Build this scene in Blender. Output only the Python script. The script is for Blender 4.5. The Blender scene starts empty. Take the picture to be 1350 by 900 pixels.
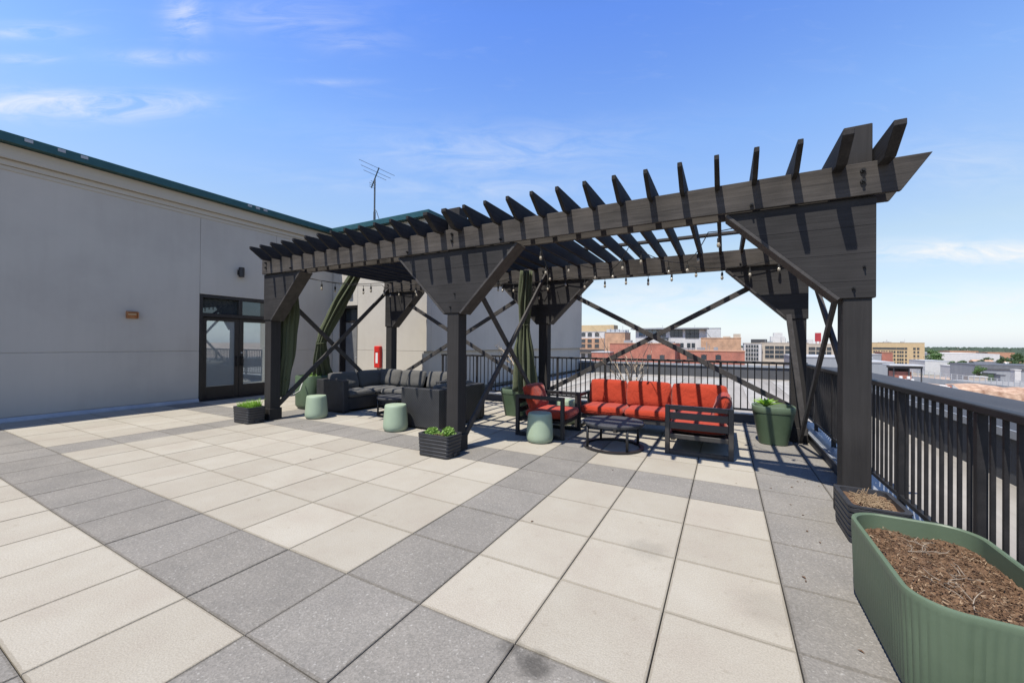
import bpy, bmesh, math, random
from mathutils import Vector, Matrix
random.seed(11)
PI = math.pi
sc = bpy.context.scene
COL = sc.collection

# ------------------------------------------------------------------ materials
def new_mat(name):
    m = bpy.data.materials.new(name); m.use_nodes = True
    nt = m.node_tree; b = nt.nodes['Principled BSDF']
    return m, nt, b

def N(nt, t, **k):
    n = nt.nodes.new(t)
    for a, v in k.items():
        if a in n.inputs.keys(): n.inputs[a].default_value = v
        else: setattr(n, a, v)
    return n

def ramp(nt, fac, stops):
    r = nt.nodes.new('ShaderNodeValToRGB')
    el = r.color_ramp.elements
    while len(el) < len(stops): el.new(0.5)
    for e, (p, c) in zip(el, stops):
        e.position = p; e.color = (c[0], c[1], c[2], 1) if len(c) == 3 else c
    nt.links.new(fac, r.inputs['Fac'])
    return r.outputs['Color']

def noisy(name, c1, c2, scale=6, rough=.7, stretch=(1, 1, 1), bump=0., bscale=None, spec=.4, detail=6, metal=0., rough_var=.1):
    """two tones of a colour mixed by noise in object space, with optional bump"""
    m, nt, b = new_mat(name); L = nt.links
    tc = N(nt, 'ShaderNodeTexCoord'); mp = N(nt, 'ShaderNodeMapping'); mp.inputs['Scale'].default_value = stretch
    L.new(tc.outputs['Object'], mp.inputs['Vector'])
    n = N(nt, 'ShaderNodeTexNoise'); n.inputs['Scale'].default_value = scale; n.inputs['Detail'].default_value = detail; n.inputs['Roughness'].default_value = .65
    L.new(mp.outputs[0], n.inputs['Vector'])
    L.new(ramp(nt, n.outputs['Fac'], [(.3, c1), (.7, c2)]), b.inputs['Base Color'])
    b.inputs['Roughness'].default_value = rough; b.inputs['Metallic'].default_value = metal
    b.inputs['Specular IOR Level'].default_value = spec
    mr = N(nt, 'ShaderNodeMapRange'); mr.inputs['To Min'].default_value = rough - rough_var; mr.inputs['To Max'].default_value = min(1, rough + rough_var)
    L.new(n.outputs['Fac'], mr.inputs['Value']); L.new(mr.outputs[0], b.inputs['Roughness'])
    if bump:
        n2 = N(nt, 'ShaderNodeTexNoise'); n2.inputs['Scale'].default_value = bscale or scale * 3; n2.inputs['Detail'].default_value = 5
        L.new(mp.outputs[0], n2.inputs['Vector'])
        bp = N(nt, 'ShaderNodeBump'); bp.inputs['Strength'].default_value = bump; bp.inputs['Distance'].default_value = .01
        L.new(n2.outputs['Fac'], bp.inputs['Height']); L.new(bp.outputs[0], b.inputs['Normal'])
    return m

def wood(name, c1, c2, axis, rough=.75, seams=0):
    s = [26, 26, 26]; s['XYZ'.index(axis)] = 1.3
    m, nt, b = new_mat(name); L = nt.links
    tc = N(nt, 'ShaderNodeTexCoord'); mp = N(nt, 'ShaderNodeMapping'); mp.inputs['Scale'].default_value = s
    L.new(tc.outputs['Object'], mp.inputs['Vector'])
    n = N(nt, 'ShaderNodeTexNoise'); n.inputs['Scale'].default_value = 1.; n.inputs['Detail'].default_value = 8; n.inputs['Roughness'].default_value = .7; n.inputs['Distortion'].default_value = .6
    L.new(mp.outputs[0], n.inputs['Vector'])
    big = N(nt, 'ShaderNodeTexNoise'); big.inputs['Scale'].default_value = 2.2; big.inputs['Detail'].default_value = 4
    L.new(tc.outputs['Object'], big.inputs['Vector'])
    ad = N(nt, 'ShaderNodeMath', operation='MULTIPLY_ADD'); L.new(big.outputs['Fac'], ad.inputs[0]); ad.inputs[1].default_value = .55
    mu = N(nt, 'ShaderNodeMath', operation='MULTIPLY'); L.new(n.outputs['Fac'], mu.inputs[0]); mu.inputs[1].default_value = .6
    L.new(mu.outputs[0], ad.inputs[2])
    L.new(ramp(nt, ad.outputs[0], [(.36, c1), (.72, c2)]), b.inputs['Base Color'])
    b.inputs['Roughness'].default_value = rough; b.inputs['Specular IOR Level'].default_value = .16
    bp = N(nt, 'ShaderNodeBump'); bp.inputs['Strength'].default_value = .55; bp.inputs['Distance'].default_value = .006
    hgt = n.outputs['Fac']
    if seams:
        sp = N(nt, 'ShaderNodeSeparateXYZ'); L.new(tc.outputs['Object'], sp.inputs[0])
        md = N(nt, 'ShaderNodeMath', operation='MULTIPLY_ADD'); L.new(sp.outputs[2], md.inputs[0]); md.inputs[1].default_value = 1 / seams; md.inputs[2].default_value = .37
        fr = N(nt, 'ShaderNodeMath', operation='FRACT'); L.new(md.outputs[0], fr.inputs[0])
        sm = ramp(nt, fr.outputs[0], [(0, (0, 0, 0)), (.022, (1, 1, 1))])
        hm = N(nt, 'ShaderNodeMath', operation='MULTIPLY'); L.new(n.outputs['Fac'], hm.inputs[0]); L.new(sm, hm.inputs[1]); hgt = hm.outputs[0]
        dm = N(nt, 'ShaderNodeMix', data_type='RGBA', blend_type='MULTIPLY'); dm.inputs[0].default_value = .75
        src = b.inputs['Base Color'].links[0].from_socket; L.new(src, dm.inputs[6]); L.new(sm, dm.inputs[7]); L.new(dm.outputs[2], b.inputs['Base Color'])
    L.new(hgt, bp.inputs['Height']); L.new(bp.outputs[0], b.inputs['Normal'])
    return m

def paver_mat():
    m, nt, b = new_mat('terrace pavers'); L = nt.links
    at = N(nt, 'ShaderNodeAttribute'); at.attribute_name = 'tile'
    sep = N(nt, 'ShaderNodeSeparateColor'); L.new(at.outputs['Color'], sep.inputs[0])
    tc = N(nt, 'ShaderNodeTexCoord')
    n1 = N(nt, 'ShaderNodeTexNoise'); n1.inputs['Scale'].default_value = 1.7; n1.inputs['Detail'].default_value = 7; n1.inputs['Roughness'].default_value = .62
    n2 = N(nt, 'ShaderNodeTexNoise'); n2.inputs['Scale'].default_value = 130; n2.inputs['Detail'].default_value = 3
    n3 = N(nt, 'ShaderNodeTexVoronoi'); n3.inputs['Scale'].default_value = 120
    n4 = N(nt, 'ShaderNodeTexNoise'); n4.inputs['Scale'].default_value = 14; n4.inputs['Detail'].default_value = 6
    for n in (n1, n2, n3, n4): L.new(tc.outputs['Object'], n.inputs['Vector'])
    light = ramp(nt, n1.outputs['Fac'], [(.28, (.292, .262, .218)), (.5, (.315, .291, .242)), (.72, (.336, .315, .267))])
    # fine sandy grain on the light pavers
    g = N(nt, 'ShaderNodeMix', data_type='RGBA', blend_type='MULTIPLY'); g.inputs[0].default_value = 1
    L.new(light, g.inputs[6]); L.new(ramp(nt, n2.outputs['Fac'], [(.3, (.84, .83, .82)), (.65, (1.05, 1.05, 1.05))]), g.inputs[7])
    # scattered dark dirt specks
    g2 = N(nt, 'ShaderNodeMix', data_type='RGBA', blend_type='MULTIPLY'); g2.inputs[0].default_value = 1
    L.new(g.outputs[2], g2.inputs[6]); L.new(ramp(nt, n4.outputs['Fac'], [(.22, (.82, .80, .77)), (.36, (1, 1, 1))]), g2.inputs[7])
    # exposed aggregate on the dark pavers: chips of pale, mid and dark stone
    vcol = N(nt, 'ShaderNodeSeparateColor'); L.new(n3.outputs['Color'], vcol.inputs[0])
    dark = ramp(nt, vcol.outputs[0], [(.0, (.152, .145, .131)), (.45, (.178, .168, .152)), (.8, (.198, .186, .168)), (.965, (.215, .204, .185)), (1., (.275, .265, .245))])
    dk = N(nt, 'ShaderNodeMix', data_type='RGBA', blend_type='MULTIPLY'); dk.inputs[0].default_value = 1
    L.new(dark, dk.inputs[6]); L.new(ramp(nt, n1.outputs['Fac'], [(.3, (.86, .86, .86)), (.7, (1.1, 1.09, 1.07))]), dk.inputs[7])
    mx = N(nt, 'ShaderNodeMix', data_type='RGBA'); L.new(sep.outputs[0], mx.inputs[0]); L.new(g2.outputs[2], mx.inputs[6]); L.new(dk.outputs[2], mx.inputs[7])
    # per paver tone
    tone = N(nt, 'ShaderNodeMix', data_type='RGBA', blend_type='MULTIPLY'); tone.inputs[0].default_value = 1
    L.new(mx.outputs[2], tone.inputs[6]); L.new(ramp(nt, sep.outputs[1], [(0, (.93, .925, .92)), (1, (1.045, 1.045, 1.05))]), tone.inputs[7])
    # grime that gathers at paver edges (blue channel = distance from the edge, 0 at the edge)
    ed = N(nt, 'ShaderNodeMath', operation='MULTIPLY_ADD'); L.new(n4.outputs['Fac'], ed.inputs[0]); ed.inputs[1].default_value = -.8; L.new(sep.outputs[2], ed.inputs[2])
    grime = N(nt, 'ShaderNodeMix', data_type='RGBA', blend_type='MULTIPLY'); grime.inputs[0].default_value = 1
    L.new(tone.outputs[2], grime.inputs[6]); L.new(ramp(nt, ed.outputs[0], [(-.0, (.80, .785, .76)), (.10, (1, 1, 1))]), grime.inputs[7])
    # two damp stains
    last = grime.outputs[2]
    for (sx, sy, r, k) in ((.60, -.03, .085, .38), (.75, -.075, .115, .55), (1.03, 1.25, .2, .16), (1.75, .92, .25, .13)):
        sub = N(nt, 'ShaderNodeVectorMath', operation='SUBTRACT'); L.new(tc.outputs['Object'], sub.inputs[0]); sub.inputs[1].default_value = (sx, sy, 0)
        ln = N(nt, 'ShaderNodeVectorMath', operation='LENGTH'); L.new(sub.outputs[0], ln.inputs[0])
        w = N(nt, 'ShaderNodeMath', operation='MULTIPLY_ADD'); L.new(n4.outputs['Fac'], w.inputs[0]); w.inputs[1].default_value = r * .9; L.new(ln.outputs['Value'], w.inputs[2])
        st = N(nt, 'ShaderNodeMix', data_type='RGBA', blend_type='MULTIPLY'); st.inputs[0].default_value = 1
        L.new(last, st.inputs[6]); L.new(ramp(nt, w.outputs[0], [(r * .8, (1 - k, 1 - k, 1 - k)), (r * 1.35, (1, 1, 1))]), st.inputs[7])
        last = st.outputs[2]
    L.new(last, b.inputs['Base Color'])
    b.inputs['Roughness'].default_value = .88; b.inputs['Specular IOR Level'].default_value = .25
    hm = N(nt, 'ShaderNodeMath', operation='ADD'); L.new(n2.outputs['Fac'], hm.inputs[0]); L.new(n3.outputs['Distance'], hm.inputs[1])
    bp = N(nt, 'ShaderNodeBump'); bp.inputs['Strength'].default_value = .22; bp.inputs['Distance'].default_value = .004
    L.new(hm.outputs[0], bp.inputs['Height']); L.new(bp.outputs[0], b.inputs['Normal'])
    return m

def brick_mat(name, c1, c2, mortar, scale=1.2):
    m, nt, b = new_mat(name); L = nt.links
    tc = N(nt, 'ShaderNodeTexCoord'); mp = N(nt, 'ShaderNodeMapping'); mp.inputs['Rotation'].default_value = (PI / 2, 0, 0)
    L.new(tc.outputs['Object'], mp.inputs['Vector'])
    br = N(nt, 'ShaderNodeTexBrick'); br.inputs['Scale'].default_value = scale
    br.inputs['Color1'].default_value = (*c1, 1); br.inputs['Color2'].default_value = (*c2, 1); br.inputs['Mortar'].default_value = (*mortar, 1)
    br.inputs['Mortar Size'].default_value = .012
    n = N(nt, 'ShaderNodeTexNoise'); n.inputs['Scale'].default_value = .35; n.inputs['Detail'].default_value = 8
    L.new(tc.outputs['Object'], n.inputs['Vector']); L.new(mp.outputs[0], br.inputs['Vector'])
    mx = N(nt, 'ShaderNodeMix', data_type='RGBA', blend_type='MULTIPLY'); mx.inputs[0].default_value = 1
    L.new(br.outputs['Color'], mx.inputs[6]); L.new(ramp(nt, n.outputs['Fac'], [(.3, (.72, .72, .74)), (.7, (1.15, 1.12, 1.1))]), mx.inputs[7])
    L.new(mx.outputs[2], b.inputs['Base Color']); b.inputs['Roughness'].default_value = .9
    return m

def stucco(name, c, stain=.90):
    m, nt, b = new_mat(name); L = nt.links
    tc = N(nt, 'ShaderNodeTexCoord')
    n1 = N(nt, 'ShaderNodeTexNoise'); n1.inputs['Scale'].default_value = .55; n1.inputs['Detail'].default_value = 7; n1.inputs['Roughness'].default_value = .6
    n2 = N(nt, 'ShaderNodeTexNoise'); n2.inputs['Scale'].default_value = 160; n2.inputs['Detail'].default_value = 2
    mp = N(nt, 'ShaderNodeMapping'); mp.inputs['Scale'].default_value = (4, 4, .35)
    n3 = N(nt, 'ShaderNodeTexNoise'); n3.inputs['Scale'].default_value = 1.6; n3.inputs['Detail'].default_value = 5
    L.new(tc.outputs['Object'], n1.inputs['Vector']); L.new(tc.outputs['Object'], n2.inputs['Vector'])
    L.new(tc.outputs['Object'], mp.inputs['Vector']); L.new(mp.outputs[0], n3.inputs['Vector'])
    base = ramp(nt, n1.outputs['Fac'], [(.26, tuple(x * stain * .97 for x in c)), (.45, tuple(x * (stain + 1) / 2 for x in c)), (.55, c), (.75, tuple(x * 1.05 for x in c))])
    mx = N(nt, 'ShaderNodeMix', data_type='RGBA', blend_type='MULTIPLY'); mx.inputs[0].default_value = 1
    L.new(base, mx.inputs[6]); L.new(ramp(nt, n3.outputs['Fac'], [(.28, (.968, .968, .965)), (.5, (.997, .997, .997)), (.7, (1.012, 1.012, 1.012))]), mx.inputs[7])
    L.new(mx.outputs[2], b.inputs['Base Color']); b.inputs['Roughness'].default_value = .93; b.inputs['Specular IOR Level'].default_value = .2
    bp = N(nt, 'ShaderNodeBump'); bp.inputs['Strength'].default_value = .55; bp.inputs['Distance'].default_value = .004
    L.new(n2.outputs['Fac'], bp.inputs['Height']); L.new(bp.outputs[0], b.inputs['Normal'])
    return m

def wicker(name, c1, c2):
    m, nt, b = new_mat(name); L = nt.links
    tc = N(nt, 'ShaderNodeTexCoord')
    w1 = N(nt, 'ShaderNodeTexWave', wave_type='BANDS', bands_direction='Z'); w1.inputs['Scale'].default_value = 26; w1.inputs['Distortion'].default_value = .5
    w2 = N(nt, 'ShaderNodeTexWave', wave_type='BANDS', bands_direction='DIAGONAL'); w2.inputs['Scale'].default_value = 13
    n = N(nt, 'ShaderNodeTexNoise'); n.inputs['Scale'].default_value = 9; n.inputs['Detail'].default_value = 5
    for t in (w1, w2, n): L.new(tc.outputs['Object'], t.inputs['Vector'])
    mu = N(nt, 'ShaderNodeMath', operation='MULTIPLY'); L.new(w1.outputs['Fac'], mu.inputs[0]); L.new(w2.outputs['Fac'], mu.inputs[1])
    ad = N(nt, 'ShaderNodeMath', operation='MULTIPLY_ADD'); L.new(n.outputs['Fac'], ad.inputs[0]); ad.inputs[1].default_value = .6; L.new(mu.outputs[0], ad.inputs[2])
    L.new(ramp(nt, ad.outputs[0], [(.2, c1), (.9, c2)]), b.inputs['Base Color']); b.inputs['Roughness'].default_value = .55
    bp = N(nt, 'ShaderNodeBump'); bp.inputs['Strength'].default_value = .5; bp.inputs['Distance'].default_value = .006
    L.new(mu.outputs[0], bp.inputs['Height']); L.new(bp.outputs[0], b.inputs['Normal'])
    return m

def fabric(name, c1, c2, wrinkle=.35):
    m, nt, b = new_mat(name); L = nt.links
    tc = N(nt, 'ShaderNodeTexCoord')
    n = N(nt, 'ShaderNodeTexNoise'); n.inputs['Scale'].default_value = 7; n.inputs['Detail'].default_value = 3; n.inputs['Distortion'].default_value = 1.2
    n2 = N(nt, 'ShaderNodeTexNoise'); n2.inputs['Scale'].default_value = 220
    L.new(tc.outputs['Object'], n.inputs['Vector']); L.new(tc.outputs['Object'], n2.inputs['Vector'])
    L.new(ramp(nt, n2.outputs['Fac'], [(.3, c1), (.7, c2)]), b.inputs['Base Color'])
    b.inputs['Roughness'].default_value = .95; b.inputs['Specular IOR Level'].default_value = .15
    b.inputs['Sheen Weight'].default_value = .15
    bp = N(nt, 'ShaderNodeBump'); bp.inputs['Strength'].default_value = wrinkle; bp.inputs['Distance'].default_value = .03
    L.new(n.outputs['Fac'], bp.inputs['Height']); L.new(bp.outputs[0], b.inputs['Normal'])
    return m

def glass(name, base, rough=.05, metal=0., spec=.8):
    m, nt, b = new_mat(name)
    tc = N(nt, 'ShaderNodeTexCoord'); n = N(nt, 'ShaderNodeTexNoise'); n.inputs['Scale'].default_value = 1.1; n.inputs['Detail'].default_value = 3
    nt.links.new(tc.outputs['Object'], n.inputs['Vector'])
    nt.links.new(ramp(nt, n.outputs['Fac'], [(.35, tuple(x * .82 for x in base)), (.65, base)]), b.inputs['Base Color'])
    b.inputs['Roughness'].default_value = rough; b.inputs['Metallic'].default_value = metal; b.inputs['Specular IOR Level'].default_value = spec
    return m

def leafmat(name, c1, c2):
    m, nt, b = new_mat(name); L = nt.links
    tc = N(nt, 'ShaderNodeTexCoord'); n = N(nt, 'ShaderNodeTexNoise'); n.inputs['Scale'].default_value = 6; n.inputs['Detail'].default_value = 3
    L.new(tc.outputs['Object'], n.inputs['Vector'])
    L.new(ramp(nt, n.outputs['Fac'], [(.3, c1), (.7, c2)]), b.inputs['Base Color'])
    b.inputs['Roughness'].default_value = .6
    tr = N(nt, 'ShaderNodeBsdfTranslucent'); tr.inputs['Color'].default_value = (c2[0] * 1.3, c2[1] * 1.4, c2[2], 1)
    mx = N(nt, 'ShaderNodeMixShader'); mx.inputs[0].default_value = .25
    out = nt.nodes['Material Output']
    L.new(b.outputs[0], mx.inputs[1]); L.new(tr.outputs[0], mx.inputs[2]); L.new(mx.outputs[0], out.inputs['Surface'])
    return m

MAT = dict(
    paver=paver_mat(),
    joint=noisy('paver joint bed', (.05, .048, .045), (.09, .085, .08), 20, .95),
    roof=noisy('pale roof concrete', (.17, .158, .142), (.31, .292, .266), .55, .9, (3.2, .35, 1), detail=9),
    membrane=noisy('charcoal roof membrane', (.062, .064, .068), (.090, .092, .097), 1.5, .85, (1, .3, 1), detail=8, spec=.1),
    membrane_cap=noisy('blue grey coping membrane', (.042, .046, .055), (.060, .066, .076), 1.2, .85, (1, .25, 1), spec=.08),
    flash=noisy('pale metal flashing', (.20, .22, .245), (.30, .315, .335), 5, .5, metal=.3),
    baseflash=noisy('grey base flashing', (.26, .27, .285), (.36, .37, .38), 3, .5, metal=.2),
    stucco=stucco('warm grey stucco', (.412, .384, .336)),
    cornice=noisy('tan cornice', (.365, .33, .268), (.415, .38, .315), 1.2, .85, (6, .4, 6)),
    teal=noisy('teal roof edge metal', (.012, .052, .058), (.022, .080, .084), 4, .4, metal=.3),
    roofmetal=noisy('teal standing seam roof', (.04, .12, .13), (.06, .16, .16), 3, .5, metal=.3),
    frame_dark=noisy('dark bronze door frame', (.012, .010, .010), (.022, .019, .018), 8, .4),
    pane_door=glass('door glass with pale reflection tint', (.50, .56, .57), .02, metal=.62, spec=1.),  # pale base tint puts the reflected sky brightness into the colour; no blind built
    pane_dark=glass('dark glass', (.10, .12, .13), .02, metal=.7, spec=1.),
    city_pane=glass('city window glass', (.035, .045, .055), .15, spec=.7),
    city_pane_blue=glass('blue city glass', (.11, .16, .2), .1, spec=.8),
    door_grey=noisy('grey service door', (.13, .13, .13), (.17, .17, .168), 5, .55),
    wood_x=wood('weathered black beam', (.018, .0165, .0155), (.076, .068, .0615), 'X'),
    wood_g=wood('black stained gusset board', (.0145, .0138, .0136), (.035, .033, .0323), 'X', seams=.235),
    wood_z=wood('black stained post', (.020, .0188, .0183), (.034, .0318, .0308), 'Z'),
    wood_y=wood('black stained rafter', (.010, .0098, .0098), (.038, .035, .0335), 'Y'),
    wood_b=noisy('black stained brace', (.024, .022, .021), (.056, .051, .048), 9, .75, bump=.3, bscale=40),
    iron=noisy('black bolt iron', (.012, .012, .012), (.03, .028, .026), 20, .5, metal=.5),
    rail=noisy('black railing paint', (.012, .012, .013), (.024, .022, .022), 10, .5, bump=.1, bscale=90, spec=.25),
    wicker=wicker('charcoal wicker', (.008, .0082, .009), (.030, .031, .034)),
    cush_grey=fabric('charcoal cushion', (.062, .061, .058), (.098, .095, .089)),
    cush_red=fabric('orange red cushion', (.26, .028, .0125), (.32, .040, .018), .7),
    alu=noisy('charcoal aluminium frame', (.030, .028, .027), (.044, .041, .039), 12, .45),
    alu_dark=noisy('black aluminium frame', (.012, .012, .013), (.02, .02, .021), 12, .42),
    tabletop=noisy('charcoal table top', (.036, .037, .041), (.06, .062, .067), 14, .62, spec=.2),
    sage=noisy('sage green stool ceramic', (.25, .315, .225), (.285, .35, .25), 4, .5, bump=.04),
    sage_dk=noisy('green planter plastic', (.078, .111, .069), (.094, .130, .083), 3.5, .5, bump=.05, bscale=60, rough_var=.16),
    pot_green=noisy('dark green pot plastic', (.055, .086, .050), (.072, .106, .062), 4, .45),
    pot_black=noisy('black planter plastic', (.020, .021, .024), (.036, .037, .041), 8, .5),
    soil=noisy('brown mulch', (.060, .031, .016), (.155, .092, .050), 26, .95, bump=.9, bscale=60),
    chip=noisy('pale wood chips', (.15, .09, .048), (.32, .24, .16), 9, .9),
    straw=noisy('dry straw', (.13, .085, .048), (.30, .22, .135), 9, .9),
    bark=noisy('dry bark', (.30, .235, .17), (.46, .38, .28), 12, .9),
    grass=leafmat('bright green grass', (.10, .22, .02), (.22, .38, .05)),
    sedum=leafmat('fresh green leaf', (.10, .20, .03), (.21, .34, .075)),
    agave=leafmat('agave leaf', (.12, .27, .03), (.28, .46, .07)),
    curtain=fabric('olive green curtain', (.050, .061, .034), (.082, .094, .054), .2),
    strap=noisy('pale strap', (.3, .31, .28), (.38, .39, .35), 9, .9),
    cable=noisy('black cable', (.01, .01, .01), (.02, .02, .02), 9, .6),
    bulb=glass('clear bulb glass', (.34, .31, .25), .08, spec=.9),
    red_box=noisy('red enamel', (.42, .018, .014), (.50, .025, .02), 6, .35),
    white=noisy('white paint', (.55, .55, .55), (.64, .64, .63), 4, .6),
    copper=noisy('copper lamp metal', (.30, .12, .045), (.45, .21, .09), 10, .45, metal=.4),
    lens=glass('lamp lens', (.62, .5, .36), .2),
    antenna=noisy('grey antenna metal', (.05, .058, .066), (.085, .095, .105), 10, .5, metal=.4),
    c_white=stucco('city white render', (.47, .465, .455)),
    c_tan=stucco('city tan masonry', (.42, .32, .19)),
    c_tan2=stucco('city sand stone', (.40, .35, .285)),
    c_brown=brick_mat('city brown brick', (.36, .215, .13), (.42, .26, .165), (.4, .3, .22)),
    c_brick=brick_mat('city red brick', (.29, .10, .068), (.34, .125, .085), (.34, .22, .18)),
    c_grey=noisy('city grey metal', (.19, .205, .225), (.25, .265, .28), .6, .6, (1, 1, .1)),
    c_greyroof=noisy('city pale roof', (.30, .31, .325), (.39, .395, .40), .3, .7),
    c_darkroof=noisy('city dark roof', (.06, .065, .075), (.1, .105, .115), .5, .7),
    c_terra=noisy('city terracotta', (.33, .17, .105), (.40, .225, .145), .5, .85),
    sign_red=noisy('faded red sign board', (.26, .022, .03), (.34, .04, .045), .5, .8),
    twig=noisy('grey dead twig', (.15, .12, .09), (.27, .225, .175), 30, .9),
    walk=noisy('pale walkway felt', (.22, .212, .195), (.34, .328, .305), 1.3, .9, (2, .5, 1), detail=9),
    rubble=noisy('orange rubble', (.20, .11, .07), (.46, .33, .24), 1.1, .95, detail=10),
    c_dark=noisy('city dark trim', (.03, .032, .035), (.05, .05, .055), 2, .6),
    asphalt=noisy('asphalt', (.045, .045, .047), (.075, .074, .073), .4, .9),
    tree_leaf=leafmat('tree leaves', (.028, .055, .02), (.065, .11, .035)),
    tree_leaf2=leafmat('bright tree leaves', (.045, .095, .025), (.09, .165, .045)),
    trunk=noisy('tree bark', (.06, .045, .03), (.11, .085, .06), 4, .95),
    forest=noisy('far tree canopy', (.024, .042, .030), (.052, .074, .048), .12, .95, detail=8),
)

def ground_mat():
    m, nt, b = new_mat('city ground'); L = nt.links
    tc = N(nt, 'ShaderNodeTexCoord')
    n = N(nt, 'ShaderNodeTexNoise'); n.inputs['Scale'].default_value = .012; n.inputs['Detail'].default_value = 8
    n2 = N(nt, 'ShaderNodeTexNoise'); n2.inputs['Scale'].default_value = .13; n2.inputs['Detail'].default_value = 8
    L.new(tc.outputs['Object'], n.inputs['Vector']); L.new(tc.outputs['Object'], n2.inputs['Vector'])
    ad = N(nt, 'ShaderNodeMath', operation='MULTIPLY_ADD'); L.new(n2.outputs['Fac'], ad.inputs[0]); ad.inputs[1].default_value = .5
    h = N(nt, 'ShaderNodeMath', operation='MULTIPLY'); L.new(n.outputs['Fac'], h.inputs[0]); h.inputs[1].default_value = .5
    L.new(h.outputs[0], ad.inputs[2])
    L.new(ramp(nt, ad.outputs[0], [(.36, (.10, .11, .06)), (.43, (.2, .18, .15)), (.5, (.33, .245, .19)), (.58, (.40, .30, .235)), (.66, (.28, .27, .255))]), b.inputs['Base Color'])
    b.inputs['Roughness'].default_value = .95
    return m
MAT['ground'] = ground_mat()

# ------------------------------------------------------------------ object helpers
ORG = {}
def org(o):
    while o.parent is not None: o = o.parent
    return ORG.get(o.name, Vector((0, 0, 0)))

def obj(name, bm, mat, parent=None, smooth=False, loc=None, local=False):
    """bm is in world coordinates (or local ones when local is set); a part is shifted into its thing's frame"""
    me = bpy.data.meshes.new(name)
    if parent is not None and not local:
        v = -org(parent); bmesh.ops.translate(bm, vec=v, verts=bm.verts[:])
    elif parent is None and loc is not None and not local:
        bmesh.ops.translate(bm, vec=-Vector(loc), verts=bm.verts[:])
    bmesh.ops.recalc_face_normals(bm, faces=bm.faces[:])
    bm.to_mesh(me); bm.free()
    if smooth:
        for p in me.polygons: p.use_smooth = True
    if isinstance(mat, (list, tuple)):
        for q in mat: me.materials.append(MAT[q])
    else: me.materials.append(MAT[mat])
    o = bpy.data.objects.new(name, me); COL.objects.link(o)
    if parent is not None: o.parent = parent
    elif loc is not None: o.location = loc; ORG[o.name] = Vector(loc)
    if smooth == 'auto':
        try: me.set_sharp_from_angle(angle=math.radians(38))
        except Exception: pass
    return o

def tag(o, label=None, cat=None, group=None, kind=None):
    if label: o['label'] = label
    if cat: o['category'] = cat
    if group: o['group'] = group
    if kind: o['kind'] = kind
    return o

def thing(name, label, cat, loc=(0, 0, 0), group=None):
    o = bpy.data.objects.new(name, None); COL.objects.link(o); o.location = loc
    o.empty_display_size = .2
    ORG[o.name] = Vector(loc)
    return tag(o, label, cat, group)

def dup(root, loc, label=None, rotz=None):
    r = root.copy(); COL.objects.link(r); r.location = loc; ORG[r.name] = Vector(loc)
    if label: r['label'] = label
    if rotz is not None: r.rotation_euler = (0, 0, rotz)
    for ch in list(root.children):
        c = ch.copy(); COL.objects.link(c); c.parent = r
        for g in list(ch.children):
            d = g.copy(); COL.objects.link(d); d.parent = c
    return r

def dup_part(o, off):
    c = o.copy(); COL.objects.link(c); c.parent = o.parent
    c.location = o.location + Vector(off)
    for g in list(o.children):
        d = g.copy(); COL.objects.link(d); d.parent = c
    return c

def B(): return bmesh.new()

def box(bm, x0, x1, y0, y1, z0, z1, bevel=0., seg=1, mi=0):
    vs = [bm.verts.new((x, y, z)) for x in (x0, x1) for y in (y0, y1) for z in (z0, z1)]
    idx = [(0, 1, 3, 2), (4, 6, 7, 5), (0, 4, 5, 1), (2, 3, 7, 6), (0, 2, 6, 4), (1, 5, 7, 3)]
    fs = [bm.faces.new([vs[i] for i in f]) for f in idx]
    for f in fs: f.material_index = mi
    if bevel:
        es = list({e for f in fs for e in f.edges})
        bmesh.ops.bevel(bm, geom=es, offset=bevel, segments=seg, affect='EDGES', profile=.5)
    return vs

def bar(bm, p0, p1, w, t, up=(0, 0, 1), bevel=0.):
    """rectangular bar from p0 to p1; w across, t along the up direction"""
    p0, p1 = Vector(p0), Vector(p1); d = (p1 - p0).normalized(); u = Vector(up)
    s = d.cross(u).normalized(); u = s.cross(d).normalized()
    vs = []
    for p in (p0, p1):
        for a, b_ in ((-1, -1), (1, -1), (1, 1), (-1, 1)):
            vs.append(bm.verts.new(p + s * (a * w / 2) + u * (b_ * t / 2)))
    fs = [bm.faces.new(vs[0:4]), bm.faces.new(vs[4:8][::-1])]
    for i in range(4):
        j = (i + 1) % 4
        fs.append(bm.faces.new((vs[i], vs[i + 4], vs[j + 4], vs[j])))
    if bevel:
        es = list({e for f in fs for e in f.edges})
        bmesh.ops.bevel(bm, geom=es, offset=bevel, segments=1, affect='EDGES')

def tube(bm, pts, r, n=6, cap=True):
    pts = [Vector(p) for p in pts]; rings = []
    rr = r if isinstance(r, (list, tuple)) else [r] * len(pts)
    prev = None
    for i, p in enumerate(pts):
        d = (pts[min(i + 1, len(pts) - 1)] - pts[max(i - 1, 0)])
        if d.length < 1e-9: d = Vector((0, 0, 1))
        d.normalize()
        a = prev if prev is not None else (Vector((1, 0, 0)) if abs(d.x) < .8 else Vector((0, 1, 0)))
        u = (a - d * a.dot(d))
        if u.length < 1e-6: u = d.orthogonal()
        u.normalize(); v = d.cross(u); prev = u
        rings.append([bm.verts.new(p + (u * math.cos(2 * PI * k / n) + v * math.sin(2 * PI * k / n)) * rr[i]) for k in range(n)])
    for a, b_ in zip(rings, rings[1:]):
        for k in range(n):
            bm.faces.new((a[k], a[(k + 1) % n], b_[(k + 1) % n], b_[k]))
    if cap:
        bm.faces.new(rings[0][::-1]); bm.faces.new(rings[-1])

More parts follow.
